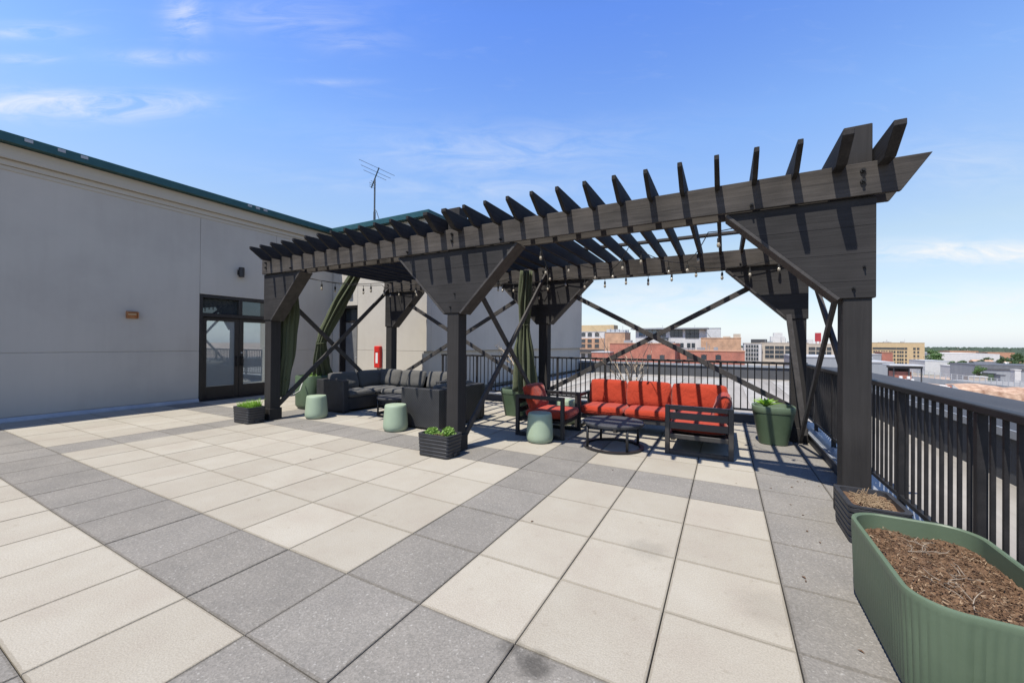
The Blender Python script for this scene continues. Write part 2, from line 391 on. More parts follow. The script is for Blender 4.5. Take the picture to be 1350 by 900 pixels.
def lathe(bm, prof, c=(0, 0, 0), n=40, sq=None, cap=True):
    """prof = [(r, z)...]; sq = superellipse power for squarish pots"""
    rings = []
    for r, z in prof:
        ring = []
        for k in range(n):
            a = 2 * PI * k / n; ca, sa = math.cos(a), math.sin(a)
            q = 1.
            if sq: q = (abs(ca) ** sq + abs(sa) ** sq) ** (-1 / sq)
            ring.append(bm.verts.new((c[0] + r * q * ca, c[1] + r * q * sa, c[2] + z)))
        rings.append(ring)
    for a, b_ in zip(rings, rings[1:]):
        for k in range(n): bm.faces.new((a[k], a[(k + 1) % n], b_[(k + 1) % n], b_[k]))
    if cap:
        bm.faces.new(rings[0][::-1]); bm.faces.new(rings[-1])

def prism(bm, poly, lo, hi, axis, bevel=0.):
    """poly of 2-D points, extruded from lo to hi along axis ('X': (y,z), 'Y': (x,z), 'Z': (x,y))"""
    def P(a, b_, t): return {'X': (t, a, b_), 'Y': (a, t, b_), 'Z': (a, b_, t)}[axis]
    A = [bm.verts.new(P(a, b_, lo)) for a, b_ in poly]; C_ = [bm.verts.new(P(a, b_, hi)) for a, b_ in poly]
    fs = [bm.faces.new(A), bm.faces.new(C_[::-1])]
    for i in range(len(poly)):
        j = (i + 1) % len(poly); fs.append(bm.faces.new((A[i], A[j], C_[j], C_[i])))
    if bevel:
        es = list({e for f in fs for e in f.edges})
        bmesh.ops.bevel(bm, geom=es, offset=bevel, segments=1, affect='EDGES')

def cushion(bm, sx, sy, sz, mtx, puff=.35, seed=0, cuts=9):
    """plump cushion: thick in the middle, pinched at the seam; mtx places it"""
    rnd = random.Random(seed)
    t = bmesh.new(); bmesh.ops.create_cube(t, size=2)
    bmesh.ops.subdivide_edges(t, edges=t.edges[:], cuts=cuts, use_grid_fill=True)
    ph = [rnd.uniform(0, 6) for _ in range(4)]
    for v in t.verts:
        u, w, h = v.co
        e = max(abs(u), abs(w)); k = 1 - puff * e ** 4
        # rounded outline
        uu = u * (1 - .07 * abs(w) ** 3) ; ww = w * (1 - .07 * abs(u) ** 3)
        edge = math.sqrt(max(0, 1 - (abs(h) ** 2.5) * .16))
        dz = .09 * math.sin(3.1 * u + ph[0]) * math.sin(2.7 * w + ph[1]) + .06 * math.sin(6 * u + ph[2] + 4 * w) + .035 * math.sin(11 * u - 7 * w + ph[3])
        v.co = Vector((uu * edge * sx / 2, ww * edge * sy / 2, (h * k + dz * (1 - e * .6)) * sz / 2))
    vs = {}
    for v in t.verts: vs[v.index] = bm.verts.new(mtx @ v.co)
    t.verts.index_update()
    vs = {v.index: w for v, w in zip(t.verts, vs.values())}
    for f in t.faces: bm.faces.new([vs[v.index] for v in f.verts])
    t.free()

def piping(parent, sx, sy, mtx, mat):
    pts = []
    for k in range(61):
        a = 2 * PI * k / 60; c_, s_ = math.cos(a), math.sin(a); q = max(abs(c_), abs(s_)); u, w = c_ / q, s_ / q
        pts.append(mtx @ Vector((u * (1 - .07 * abs(w) ** 3) * sx / 2, w * (1 - .07 * abs(u) ** 3) * sy / 2, 0)))
    bm = B(); tube(bm, pts, .0065, 5, False); obj('piping', bm, mat, parent, True)

def MTX(loc, rx=0, ry=0, rz=0):
    return Matrix.Translation(loc) @ Matrix.Rotation(rz, 4, 'Z') @ Matrix.Rotation(ry, 4, 'Y') @ Matrix.Rotation(rx, 4, 'X')

# ------------------------------------------------------------------ camera
F = 519.96; YAW = -.495344; PIT = .0049075; ROL = .0074723
CAM = Vector((1.51566, -1.73208, 1.47864))
cy_, sy_ = math.cos(YAW), math.sin(YAW)
r0 = Vector((cy_, -sy_, 0)); f0 = Vector((sy_, cy_, 0)); u0 = Vector((0, 0, 1))
f1 = f0 * math.cos(PIT) + u0 * math.sin(PIT); u1 = u0 * math.cos(PIT) - f0 * math.sin(PIT)
r1 = r0 * math.cos(ROL) + u1 * math.sin(ROL); u2 = u1 * math.cos(ROL) - r0 * math.sin(ROL)
cam = bpy.data.cameras.new('camera'); co = bpy.data.objects.new('camera', cam); COL.objects.link(co)
mw = Matrix((( r1.x, u2.x, -f1.x, CAM.x), (r1.y, u2.y, -f1.y, CAM.y), (r1.z, u2.z, -f1.z, CAM.z), (0, 0, 0, 1)))
co.matrix_world = mw
cam.sensor_fit = 'HORIZONTAL'; cam.sensor_width = 36; cam.lens = F / 1350 * 36
cam.clip_start = .05; cam.clip_end = 12000
sc.camera = co

def ray(u, v): return f1 + r1 * ((u - 675) / F) - u2 * ((v - 450) / F)
def at_y(u, v, y):
    d = ray(u, v); return CAM + d * ((y - CAM.y) / d.y)
def at_depth(u, v, dep): return CAM + ray(u, v) * dep

# ------------------------------------------------------------------ light and sky
SUN = Vector((-.13, -.48, 1)).normalized()       # towards the sun
el = math.asin(SUN.z); az = math.atan2(SUN.x, SUN.y)
sd = bpy.data.lights.new('sun', 'SUN'); sd.energy = 5.0; sd.angle = math.radians(.5); sd.color = (1, .945, .85)
so = bpy.data.objects.new('sun', sd); COL.objects.link(so); so.rotation_euler = SUN.to_track_quat('Z', 'Y').to_euler()
W = bpy.data.worlds.new('World'); sc.world = W; W.use_nodes = True
nt = W.node_tree; L = nt.links; bg = nt.nodes['Background']
sky = N(nt, 'ShaderNodeTexSky'); sky.sky_type = 'NISHITA'; sky.sun_disc = False
sky.sun_elevation = el; sky.sun_rotation = az % (2 * PI); sky.altitude = 0; sky.air_density = 1.25; sky.dust_density = .35; sky.ozone_density = 2.2
tc = N(nt, 'ShaderNodeTexCoord')
sx = N(nt, 'ShaderNodeSeparateXYZ'); L.new(tc.outputs['Generated'], sx.inputs[0])
azn = N(nt, 'ShaderNodeMath', operation='ARCTAN2'); L.new(sx.outputs[0], azn.inputs[0]); L.new(sx.outputs[1], azn.inputs[1])
eln = N(nt, 'ShaderNodeMath', operation='ARCSINE'); L.new(sx.outputs[2], eln.inputs[0])
dots = []
for ax in ((-.475, .880, 0), (.880, .475, 0)):
    dn = N(nt, 'ShaderNodeVectorMath', operation='DOT_PRODUCT'); L.new(tc.outputs['Generated'], dn.inputs[0]); dn.inputs[1].default_value = ax; dots.append(dn.outputs['Value'])
ab = N(nt, 'ShaderNodeMath', operation='ABSOLUTE'); L.new(dots[0], ab.inputs[0])
mxx = N(nt, 'ShaderNodeMath', operation='MAXIMUM'); L.new(ab.outputs[0], mxx.inputs[0]); mxx.inputs[1].default_value = .15
qx_ = N(nt, 'ShaderNodeMath', operation='DIVIDE'); L.new(dots[1], qx_.inputs[0]); L.new(mxx.outputs[0], qx_.inputs[1])
qy_ = N(nt, 'ShaderNodeMath', operation='DIVIDE'); L.new(sx.outputs[2], qy_.inputs[0]); L.new(mxx.outputs[0], qy_.inputs[1])
cv = N(nt, 'ShaderNodeCombineXYZ'); L.new(qx_.outputs[0], cv.inputs[0]); L.new(qy_.outputs[0], cv.inputs[1])
mpw = N(nt, 'ShaderNodeMapping'); mpw.inputs['Scale'].default_value = (2.4, 10, 1); mpw.inputs['Rotation'].default_value = (0, 0, -.05)
L.new(cv.outputs[0], mpw.inputs['Vector'])
wn = N(nt, 'ShaderNodeTexNoise'); wn.inputs['Scale'].default_value = 2.1; wn.inputs['Detail'].default_value = 9; wn.inputs['Roughness'].default_value = .66; wn.inputs['Distortion'].default_value = .8
L.new(mpw.outputs[0], wn.inputs['Vector'])
def azel(u, v):
    d = ray(u, v).normalized(); return math.atan2(d.x, d.y), math.asin(d.z)
acc = None
for (u, v, su, sv, k) in ((120, 140, 150, 17, 1.15), (30, 42, 80, 10, .7), (20, 78, 60, 7, .45), (247, 22, 28, 30, .8), (215, 76, 60, 9, .6), (385, 25, 110, 24, .3),
                          (470, 55, 60, 16, .3), (440, 109, 50, 5, .35), (660, 205, 170, 34, .42), (1290, 333, 190, 15, 1.5), (1330, 400, 230, 26, .7), (880, 400, 160, 30, .8), (1270, 215, 120, 40, .25), (620, 250, 200, 18, .3)):
    a0, e0 = azel(u, v); a1, _ = azel(u + su / 2, v); a2, _ = azel(u - su / 2, v); _, e1 = azel(u, v - sv)
    sa = abs(a1 - a2); se = abs(e1 - e0); slope = (azel(u + su / 2, v)[1] - azel(u - su / 2, v)[1]) / (a1 - a2)
    dx = N(nt, 'ShaderNodeMath', operation='SUBTRACT'); L.new(azn.outputs[0], dx.inputs[0]); dx.inputs[1].default_value = a0
    dx2 = N(nt, 'ShaderNodeMath', operation='DIVIDE'); L.new(dx.outputs[0], dx2.inputs[0]); dx2.inputs[1].default_value = sa
    dy0 = N(nt, 'ShaderNodeMath', operation='MULTIPLY_ADD'); L.new(dx.outputs[0], dy0.inputs[0]); dy0.inputs[1].default_value = -slope; L.new(eln.outputs[0], dy0.inputs[2])
    dy = N(nt, 'ShaderNodeMath', operation='SUBTRACT'); L.new(dy0.outputs[0], dy.inputs[0]); dy.inputs[1].default_value = e0
    dy2 = N(nt, 'ShaderNodeMath', operation='DIVIDE'); L.new(dy.outputs[0], dy2.inputs[0]); dy2.inputs[1].default_value = se
    p1 = N(nt, 'ShaderNodeMath', operation='MULTIPLY'); L.new(dx2.outputs[0], p1.inputs[0]); L.new(dx2.outputs[0], p1.inputs[1])
    p2 = N(nt, 'ShaderNodeMath', operation='MULTIPLY_ADD'); L.new(dy2.outputs[0], p2.inputs[0]); L.new(dy2.outputs[0], p2.inputs[1]); L.new(p1.outputs[0], p2.inputs[2])
    ng = N(nt, 'ShaderNodeMath', operation='MULTIPLY'); L.new(p2.outputs[0], ng.inputs[0]); ng.inputs[1].default_value = -1.
    ex = N(nt, 'ShaderNodeMath', operation='EXPONENT'); L.new(ng.outputs[0], ex.inputs[0])
    kk = N(nt, 'ShaderNodeMath', operation='MULTIPLY'); L.new(ex.outputs[0], kk.inputs[0]); kk.inputs[1].default_value = k
    if acc is None: acc = kk.outputs[0]
    else:
        mxn = N(nt, 'ShaderNodeMath', operation='MAXIMUM'); L.new(acc, mxn.inputs[0]); L.new(kk.outputs[0], mxn.inputs[1]); acc = mxn.outputs[0]
wr = ramp(nt, wn.outputs['Fac'], [(.36, (0, 0, 0)), (.72, (1, 1, 1))])
cf = N(nt, 'ShaderNodeMath', operation='MULTIPLY', use_clamp=True); L.new(acc, cf.inputs[0]); L.new(wr, cf.inputs[1])
# general thin veil of wisps
wr2 = ramp(nt, wn.outputs['Fac'], [(.55, (0, 0, 0)), (.95, (.10, .10, .10))])
cf2 = N(nt, 'ShaderNodeMath', operation='MAXIMUM'); L.new(cf.outputs[0], cf2.inputs[0]); L.new(wr2, cf2.inputs[1])
# clear deep blue air overhead, white towards the horizon
half = lambda r, g_, b_: (r / 2, g_ / 2, b_ / 2)
tint = ramp(nt, sx.outputs[2], [(.0, half(.70, .86, 1.38)), (.05, half(.78, .81, 1.02)), (.12, half(.9, .86, .92)), (.21, half(1.12, 1.02, .96)), (.34, half(1.12, 1.15, 1.26)), (.44, half(1.05, 1.2, 1.46)), (.64, half(.75, 1.0, 1.62)), (.9, half(.40, .50, .76))])
dbl = N(nt, 'ShaderNodeVectorMath', operation='SCALE'); L.new(tint, dbl.inputs[0]); dbl.inputs['Scale'].default_value = 2.
sk2 = N(nt, 'ShaderNodeVectorMath', operation='MULTIPLY'); L.new(sky.outputs[0], sk2.inputs[0]); L.new(dbl.outputs[0], sk2.inputs[1])
cm = N(nt, 'ShaderNodeMix', data_type='RGBA'); L.new(cf2.outputs[0], cm.inputs[0]); L.new(sk2.outputs[0], cm.inputs[6]); cm.inputs[7].default_value = (5.6, 5.7, 5.8, 1)
L.new(cm.outputs[2], bg.inputs['Color']); bg.inputs['Strength'].default_value = .11
sc.view_settings.view_transform = 'Standard'; sc.view_settings.look = 'None'; sc.view_settings.exposure = .6; sc.view_settings.gamma = 1
sc.view_settings.use_curve_mapping = False
sc.render.engine = 'CYCLES'; sc.cycles.max_bounces = 6; sc.cycles.diffuse_bounces = 4; sc.cycles.use_denoising = True
sc.cycles.sample_clamp_indirect = 6

# ------------------------------------------------------------------ terrace floor
T = .6096
def build_floor():
    bm = B(); lay = bm.loops.layers.color.new('tile')
    rnd = random.Random(4)
    XMAX, YMAX = 2.65, 7.0
    for i in range(-17, 5):
        for j in range(-9, 12):
            x0, x1 = i * T, min((i + 1) * T, XMAX); y0, y1 = j * T, min((j + 1) * T, YMAX)
            if x1 - x0 < .03 or y1 - y0 < .03 or x0 < -9.9: continue
            if i >= 3 or i in (-1, -11) or j in (-1, 4, -3): dark = 1.
            else: dark = 0.
            if j < -3: dark = 0. if i not in (-1, -11) else 1.
            g = .0028; dz = rnd.uniform(-.0012, .0012); tone = rnd.random()
            X0, X1, Y0, Y1 = x0 + g, x1 - g, y0 + g, y1 - g
            c = .0025
            # top as a 3 x 3 grid so the edge band can be marked
            e = .022
            xs = [X0 + c, X0 + e, X1 - e, X1 - c]; ys = [Y0 + c, Y0 + e, Y1 - e, Y1 - c]
            if X1 - X0 < .15: xs = [X0 + c, X0 + (X1 - X0) * .33, X0 + (X1 - X0) * .66, X1 - c]
            if Y1 - Y0 < .15: ys = [Y0 + c, Y0 + (Y1 - Y0) * .33, Y0 + (Y1 - Y0) * .66, Y1 - c]
            gv = [[bm.verts.new((x, y, dz)) for y in ys] for x in xs]
            faces = []
            for a in range(3):
                for b_ in range(3):
                    faces.append(bm.faces.new((gv[a][b_], gv[a + 1][b_], gv[a + 1][b_ + 1], gv[a][b_ + 1])))
            rimt = [gv[0][0], gv[1][0], gv[2][0], gv[3][0], gv[3][1], gv[3][2], gv[3][3], gv[2][3], gv[1][3], gv[0][3], gv[0][2], gv[0][1]]
            def ext(v, s):
                x = X0 if abs(v.co.x - xs[0]) < 1e-6 else (X1 if abs(v.co.x - xs[3]) < 1e-6 else v.co.x)
                y = Y0 if abs(v.co.y - ys[0]) < 1e-6 else (Y1 if abs(v.co.y - ys[3]) < 1e-6 else v.co.y)
                return bm.verts.new((x, y, s))
            r1_ = [ext(v, dz - .004) for v in rimt]; r2_ = [bm.verts.new((v.co.x, v.co.y, -.045)) for v in r1_]
            n = len(rimt)
            for k in range(n):
                faces.append(bm.faces.new((rimt[k], r1_[k], r1_[(k + 1) % n], rimt[(k + 1) % n])))
                faces.append(bm.faces.new((r1_[k], r2_[k], r2_[(k + 1) % n], r1_[(k + 1) % n])))
            inner = {gv[a][b_] for a in (1, 2) for b_ in (1, 2)}
            for f in faces:
                for lp in f.loops: lp[lay] = (dark, tone, 1. if lp.vert in inner else 0., 1)
    o = obj('terrace_floor', bm, 'paver'); tag(o, 'terrace floor of beige and grey square concrete pavers', 'floor', kind='structure')
build_floor()
bm = B(); box(bm, -9.9, 2.66, -8, 7.01, -.09, -.03)
tag(obj('paver_bed_floor', bm, 'joint'), 'dark bed showing in the joints between terrace pavers', 'floor', kind='structure')

rnd = random.Random(15); bm = B()
for _ in range(55):
    x, y = (rnd.uniform(-8.5, 2.5), rnd.uniform(.2, 6.9)) if rnd.random() < .6 else (rnd.uniform(1.9, 2.6), rnd.uniform(.5, 6.8))
    a = rnd.uniform(0, 6.3); l = rnd.uniform(.006, .018); u = Vector((math.cos(a), math.sin(a), 0)) * l; v = Vector((-math.sin(a), math.cos(a), 0)) * l * rnd.uniform(.3, .6); p = Vector((x, y, .004))
    bm.faces.new([bm.verts.new(p + u), bm.verts.new(p + v + Vector((0, 0, .005))), bm.verts.new(p - u), bm.verts.new(p - v + Vector((0, 0, .004)))])
tag(obj('leaf_litter', bm, 'soil'), 'specks of dry leaf litter scattered over the pavers', 'leaf litter', kind='stuff')
# roof of the host building round the terrace, with wide low parapet
bm = B(); box(bm, -5.8, 4.43, -25, 20, -.6, -.1)
tag(obj('roof_ground', bm, 'roof'), 'pale flat concrete roof beyond the black railings', 'roof', kind='structure')
par = thing('parapet_wall', 'low charcoal parapet with wide blue grey coping around the pale roof', 'wall', (4.43, 20, -.1))
bm = B(); box(bm, 4.43, 4.7, -25, 20, -.6, .47); box(bm, -5.78, 4.7, 20.002, 20.3, -.6, .471)
obj('wall', bm, 'membrane', par)
bm = B(); prism(bm, [(4.40, .52), (4.40, .46), (6.55, .40), (6.62, .43)], -25, 22.3, 'Y')
prism(bm, [(19.97, .525), (19.97, .46), (22.2, .41), (22.28, .44)], -5.78, 4.39, 'X')
obj('coping', bm, 'membrane_cap', par)
bm = B(); box(bm, 4.375, 4.398, -25, 19.95, .44, .535); box(bm, -5.78, 4.39, 19.94, 19.968, .44, .54)
obj('edge_trim', bm, 'flash', par)
bm = B(); prism(bm, [(4.75, .35), (6.6, .35), (7.0, -1.5), (7.0, -20), (4.75, -20)], -25, 22.2, 'Y'); box(bm, -20, 4.74, 20.35, 22.2, -20, .35); box(bm, -20, 4.74, -25, 20.34, -20, -.62)
tag(obj('building_body', bm, 'c_tan2'), 'lower storeys of the building that carries the roof terrace', 'building')
# low debris lines / pavers on the neighbour roof
rp = random.Random(9)
xw = -5.4
while xw < 4.0:
    w_ = rp.uniform(.45, .95); bm = B(); box(bm, xw, min(xw + w_, 4.2), 7.6 + rp.uniform(0, 1.5), 19.3 - rp.uniform(0, 1.2), -.0995, -.084)
    tag(obj('roof_walkway', bm, 'walk'), 'pale walkway strip lying on the roof behind the railing', 'walkway', group='pale strips on the roof', kind='structure'); xw += w_ + rp.uniform(.35, .8)

# ------------------------------------------------------------------ curbs and railings
RX, RY, RT = 2.80, 7.10, 1.15
curb = thing('kerb', 'low dark kerb with pale metal flashing under the terrace railings', 'kerb', (2.65, 7.0, 0)); curb['kind'] = 'structure'
bm = B(); box(bm, 2.655, 2.675, -3, 6.995, -.09, .135); box(bm, -5.8, 2.675, 7.005, 7.025, -.09, .155)
obj('kerb_face', bm, 'membrane', curb)
bm = B(); prism(bm, [(2.645, .137), (2.645, .115), (2.95, .085), (2.95, .11)], -3, 6.98, 'Y'); prism(bm, [(6.985, .178), (6.985, .157), (7.3, .13), (7.3, .15)], -5.79, 2.64, 'X')
obj('flashing', bm, 'flash', curb)

def railing(name, label, horizontal, a0, a1, fixed, zt, posts):
    mid = ((a0 + a1) / 2, fixed, 0) if horizontal else (fixed, (a0 + a1) / 2, 0)
    root = thing(name, label, 'railing', mid, 'black terrace railings')
    def P(a, d, z): return (a, fixed + d, z) if horizontal else (fixed + d, a, z)
    def bx(name_, a, b_, w, z0, z1, bev=.003):
        bm = B()
        if horizontal: box(bm, a, b_, fixed - w / 2, fixed + w / 2, z0, z1, bev)
        else: box(bm, fixed - w / 2, fixed + w / 2, a, b_, z0, z1, bev)
        return obj(name_, bm, 'rail', root)
    bx('top_rail', a0, a1, .062, zt - .045, zt, .006)
    bx('bottom_rail', a0, a1, .04, .225, .262)
    base = None
    for i, p in enumerate(posts):
        if base is None:
            base = bx('post', p - .023, p + .023, .046, .10, zt - .046); p0 = p
            bm = B()
            if horizontal: box(bm, p - .06, p + .06, fixed - .06, fixed + .06, .135, .152, .003)
            else: box(bm, fixed - .06, fixed + .06, p - .06, p + .06, .105, .122, .003)
            obj('foot_plate', bm, 'rail', base)
        else: dup_part(base, (p - p0, 0, 0) if horizontal else (0, p - p0, 0))
    # balusters between posts
    ends = sorted(posts); bb = None
    for s, e in zip([a0] + ends, ends + [a1]):
        if e - s < .2: continue
        n = max(1, round((e - s) / .1145))
        for k in range(1, n):
            a = s + (e - s) * k / n
            if bb is None:
                bb = bx('baluster', a - .0095, a + .0095, .019, .263, zt - .0455, 0); b0 = a
            else: dup_part(bb, (a - b0, 0, 0) if horizontal else (0, a - b0, 0))
    return root
railing('railing', 'black metal railing running along the right edge of the terrace', False, -1.4, RY - .032, RX, RT, [-.78, .37, 1.52, 2.67, 3.82, 4.97, 6.12, 7.03])
railing('railing', 'black metal railing running across behind the red sofa', True, -5.5, RX + .03, RY, RT + .02, [-5.46, -4.31, -3.16, -2.01, -.86, .29, 1.44, 2.59])

# ------------------------------------------------------------------ terrace building
WX, WY, SX = -9.75, 6.8, -5.8
bld = thing('terrace_building', 'grey stucco building wrapping the terrace with teal roof edge and tan cornice', 'building', (-9.75, 6.8, 0))
g = .0035
def wall_rects(bm, axis, fixed, sign, rects, th=.2):
    for (a0, a1, z0, z1) in rects:
        lo, hi = (fixed, fixed - sign * th) if sign > 0 else (fixed, fixed + th)
        l, h = min(lo, hi), max(lo, hi)
        if axis == 'Y': box(bm, l, h, a0 + g, a1 - g, z0 + g, z1 - g, .004)
        else: box(bm, a0 + g, a1 - g, l, h, z0 + g, z1 - g, .004)
bm = B()
wall_rects(bm, 'Y', WX, 1, [(-14, 3.10, .09, 1.24), (-14, 3.10, 1.24, 4.5), (3.10, 4.95, 2.63, 4.5), (4.95, WY - .002, .09, 1.24), (4.95, WY - .002, 1.24, 4.5)])
obj('wall', bm, 'stucco', bld)
bm = B()
wall_rects(bm, 'X', WY, -1, [(-9.44, -8.58, 2.63, 4.5), (-8.58, SX + g, 1.24, 4.5), (-8.58, SX - .10 + g, .0, 1.24), (WX, -9.44, 0, 1.24), (WX, -9.44, 1.24, 4.5)])
obj('wall', bm, 'stucco', bld)
bm = B()
wall_rects(bm, 'Y', SX, 1, [(WY + .2 - g, 20.3, 1.24, 4.5)]); wall_rects(bm, 'Y', SX - .10, 1, [(WY + .2 - g, 20.3, 0.01, 1.24)])
obj('wall', bm, 'stucco', bld)
bm = B()   # dark backing that shows in the joints
box(bm, WX - .19, WX - .012, -14, 3.09, 0, 4.5); box(bm, WX - .19, WX - .012, 4.96, WY + .1, 0, 4.5); box(bm, WX - .19, WX - .012, 3.09, 4.96, 2.66, 4.5)
box(bm, -8.57, SX - .15, WY + .03, WY + .19, 0, 4.49); box(bm, WX, -9.45, WY + .03, WY + .19, 0, 4.49); box(bm, -9.45, -8.57, WY + .03, WY + .19, 2.66, 4.49)
obj('wall_backing', bm, 'stucco', bld)
# base flashing at the foot of the left wall
bm = B(); prism(bm, [(WX - .05, .088), (WX + .012, .085), (WX + .05, .02), (WX + .05, -.03), (WX - .05, -.03)], -14, 3.09, 'Y'); prism(bm, [(WX - .05, .088), (WX + .012, .085), (WX + .05, .02), (WX + .05, -.03), (WX - .05, -.03)], 4.96, WY - .01, 'Y')
obj('base_flashing', bm, 'baseflash', bld)
# stepped cornice
bm = B()
steps = [(4.49, 4.57, .014), (4.5725, 4.68, .038), (4.6825, 4.93, .095)]
for z0, z1, d in steps:
    box(bm, WX - .2, WX + d, -14, WY - d - .001, z0, z1, .006)
    box(bm, WX - .2, SX + d, WY - d, WY + .2, z0, z1, .006)
    box(bm, SX - .2, SX + d, WY + .201, 20.4, z0, z1, .006)
obj('cornice', bm, 'cornice', bld)
bm = B()
box(bm, WX - .2, WX + .235, -14, WY - .236, 4.935, 5.10, .008)
box(bm, WX - .2, SX + .235, WY - .235, WY + .2, 4.935, 5.10, .008)
box(bm, SX - .2, SX + .235, WY + .201, 20.5, 4.935, 5.10, .008)
obj('roof_edge', bm, 'teal', bld)
bm = B()
prism(bm, [(WX - .21, 5.03), (WX - .21, 4.6), (-20, 4.6), (-20, 5.3), (-15, 5.3)], -14, WY - .24, 'Y')
box(bm, -20, SX - .21, WY + .21, 20.3, 4.6, 5.06)
obj('roof', bm, 'roofmetal', bld)
bm = B(); box(bm, -20, WX - .21, -14, 20, -.1, 4.58); box(bm, WX - .205, SX - .21, WY + .45, 20.2, -.1, 4.58)
obj('inner_core', bm, 'door_grey', bld)
bm = B()   # small bracket clips on the roof edge
bm.free()
for y in (-2.1, .35, .75, 1.05, 4.1, 4.3, 4.5):
    bm = B(); box(bm, WX + .236, WX + .244, y - .05, y + .05, 5.02, 5.075); obj('patch', bm, 'baseflash', bld)

# glazed double door with transoms
door = thing('double_door', 'dark framed glazed double door with transom panes in the left grey wall', 'door', (WX, 3.99, 0))
y0, y1, ym = 3.105, 4.945, 4.02
xo, xi = WX + .01, WX - .14
bm = B()
for (a, b_, c, d) in ((y0, y0 + .06, 0, 2.62), (y1 - .06, y1, 0, 2.62), (y0 + .061, y1 - .061, 2.55, 2.62), (y0 + .061, y1 - .061, 2.08, 2.17), (ym - .045, ym + .045, 2.171, 2.549)):
    box(bm, xi, xo, a, b_, c, d, .004)
box(bm, xi, xo + .05, y0, y1, -.0, .03, .003)
obj('door_frame', bm, 'frame_dark', door)
for (a, b_) in ((y0 + .065, ym - .04), (ym + .05, y1 - .065)):
    bm = B(); box(bm, xi + .05, xi + .06, a, b_, 2.18, 2.545)
    obj('transom_pane', bm, 'pane_dark', door)
for (a, b_, s) in ((y0 + .065, ym - .004, 1), (ym + .004, y1 - .065, -1)):
    bm = B(); st = .105
    box(bm, xi + .04, xi + .09, a, a + st, .035, 2.075, .004); box(bm, xi + .04, xi + .09, b_ - st, b_, .035, 2.075, .004)
    box(bm, xi + .04, xi + .09, a + st + .001, b_ - st - .001, .035, .345, .004); box(bm, xi + .04, xi + .09, a + st + .001, b_ - st - .001, 1.99, 2.075, .004)
    leaf = obj('door_leaf', bm, 'frame_dark', door)
    bm = B(); box(bm, xi + .058, xi + .068, a + st, b_ - st, .345, 1.99); obj('pane', bm, 'pane_door', leaf)
    hy = (b_ - .06) if s == 1 else (a + .06)
    bm = B(); box(bm, xi + .091, xi + .105, hy - .02, hy + .02, .82, 1.1, .003); box(bm, xi + .106, xi + .16, hy - .012, hy + .012, .85, .88); box(bm, xi + .106, xi + .16, hy - .012, hy + .012, 1.04, 1.07); box(bm, xi + .145, xi + .165, hy - .014, hy + .014, .83, 1.09, .004)
    obj('handle', bm, 'iron', leaf)
bm = B(); tube(bm, [(xi + .09, ym + .06, 1.18), (xi + .108, ym + .06, 1.18)], .022, 10); obj('lock', bm, 'flash', door)
# service door in the sunlit wall
sdoor = thing('service_door', 'dark grey service door in a recess of the sunlit back wall', 'door', (-9.0, WY, 0))
bm = B()
box(bm, -9.435, -9.385, WY + .03, WY + .42, 0, 2.62); box(bm, -8.635, -8.585, WY + .03, WY + .42, 0, 2.62); box(bm, -9.384, -8.636, WY + .03, WY + .42, 2.56, 2.62)
obj('door_frame', bm, 'frame_dark', sdoor)
bm = B(); box(bm, -9.384, -8.636, WY + .22, WY + .27, 0, 2.12, .004); lf = obj('door_leaf', bm, 'door_grey', sdoor)
bm = B(); box(bm, -9.384, -8.636, WY + .23, WY + .26, 2.18, 2.555); obj('transom_pane', bm, 'pane_dark', sdoor)
bm = B(); box(bm, -9.384, -8.636, WY + .20, WY + .275, 2.122, 2.178); obj('transom_bar', bm, 'frame_dark', sdoor)
bm = B(); tube(bm, [(-8.72, WY + .22, 1.0), (-8.72, WY + .16, 1.0), (-8.84, WY + .16, 1.0)], .012, 8); obj('handle', bm, 'flash', lf)

# things fixed to the walls
lamp = thing('wall_light', 'small copper hooded step light low on the long grey wall', 'wall light', (WX, 1.845, 2.03))
bm = B(); box(bm, WX + .002, WX + .03, 1.75, 1.94, 1.955, 2.11, .006); obj('back_plate', bm, 'copper', lamp)
bm = B(); prism(bm, [(WX + .031, 2.11), (WX + .10, 2.085), (WX + .10, 2.07), (WX + .031, 2.075)], 1.75, 1.94, 'Y', .002); box(bm, WX + .031, WX + .085, 1.75, 1.765, 1.96, 2.07); box(bm, WX + .031, WX + .085, 1.925, 1.94, 1.96, 2.07); obj('hood', bm, 'copper', lamp)
bm = B(); box(bm, WX + .031, WX + .045, 1.775, 1.915, 2.03, 2.06); obj('lens', bm, 'lens', lamp)
sc1 = thing('wall_sconce', 'black up and down sconce high above the glazed double door', 'wall light', (WX, 3.99, 3.29))
bm = B(); box(bm, WX + .002, WX + .02, 3.93, 4.05, 3.22, 3.35, .004); obj('back_plate', bm, 'frame_dark', sc1)
bm = B(); lathe(bm, [(.055, 0), (.065, .01), (.065, .24), (.055, .25), (.045, .235)], (WX + .09, 3.99, 3.165), 16); obj('lamp_body', bm, 'frame_dark', sc1, 'auto')
sc2 = thing('wall_sconce', 'small pale wall fitting above the dark service door', 'wall light', (-8.88, WY, 3.06))
bm = B(); box(bm, -8.97, -8.8, WY - .07, WY - .002, 2.9, 3.22, .01); obj('lamp_body', bm, 'baseflash', sc2)
fx = thing('extinguisher_cabinet', 'tall red cabinet with white plate on the sunlit back wall', 'cabinet', (-7.57, WY, .72))
bm = B(); box(bm, -7.73, -7.50, WY - .11, WY - .002, .72, 1.37, .02, 2); bx_ = obj('case', bm, 'red_box', fx)
bm = B(); box(bm, -7.655, -7.565, WY - .116, WY - .111, .86, 1.17, .002); obj('plate', bm, 'white', fx)
bm = B(); box(bm, -7.71, -7.52, WY - .12, WY - .109, 1.19, 1.345, .004); obj('door_panel', bm, 'red_box', fx)
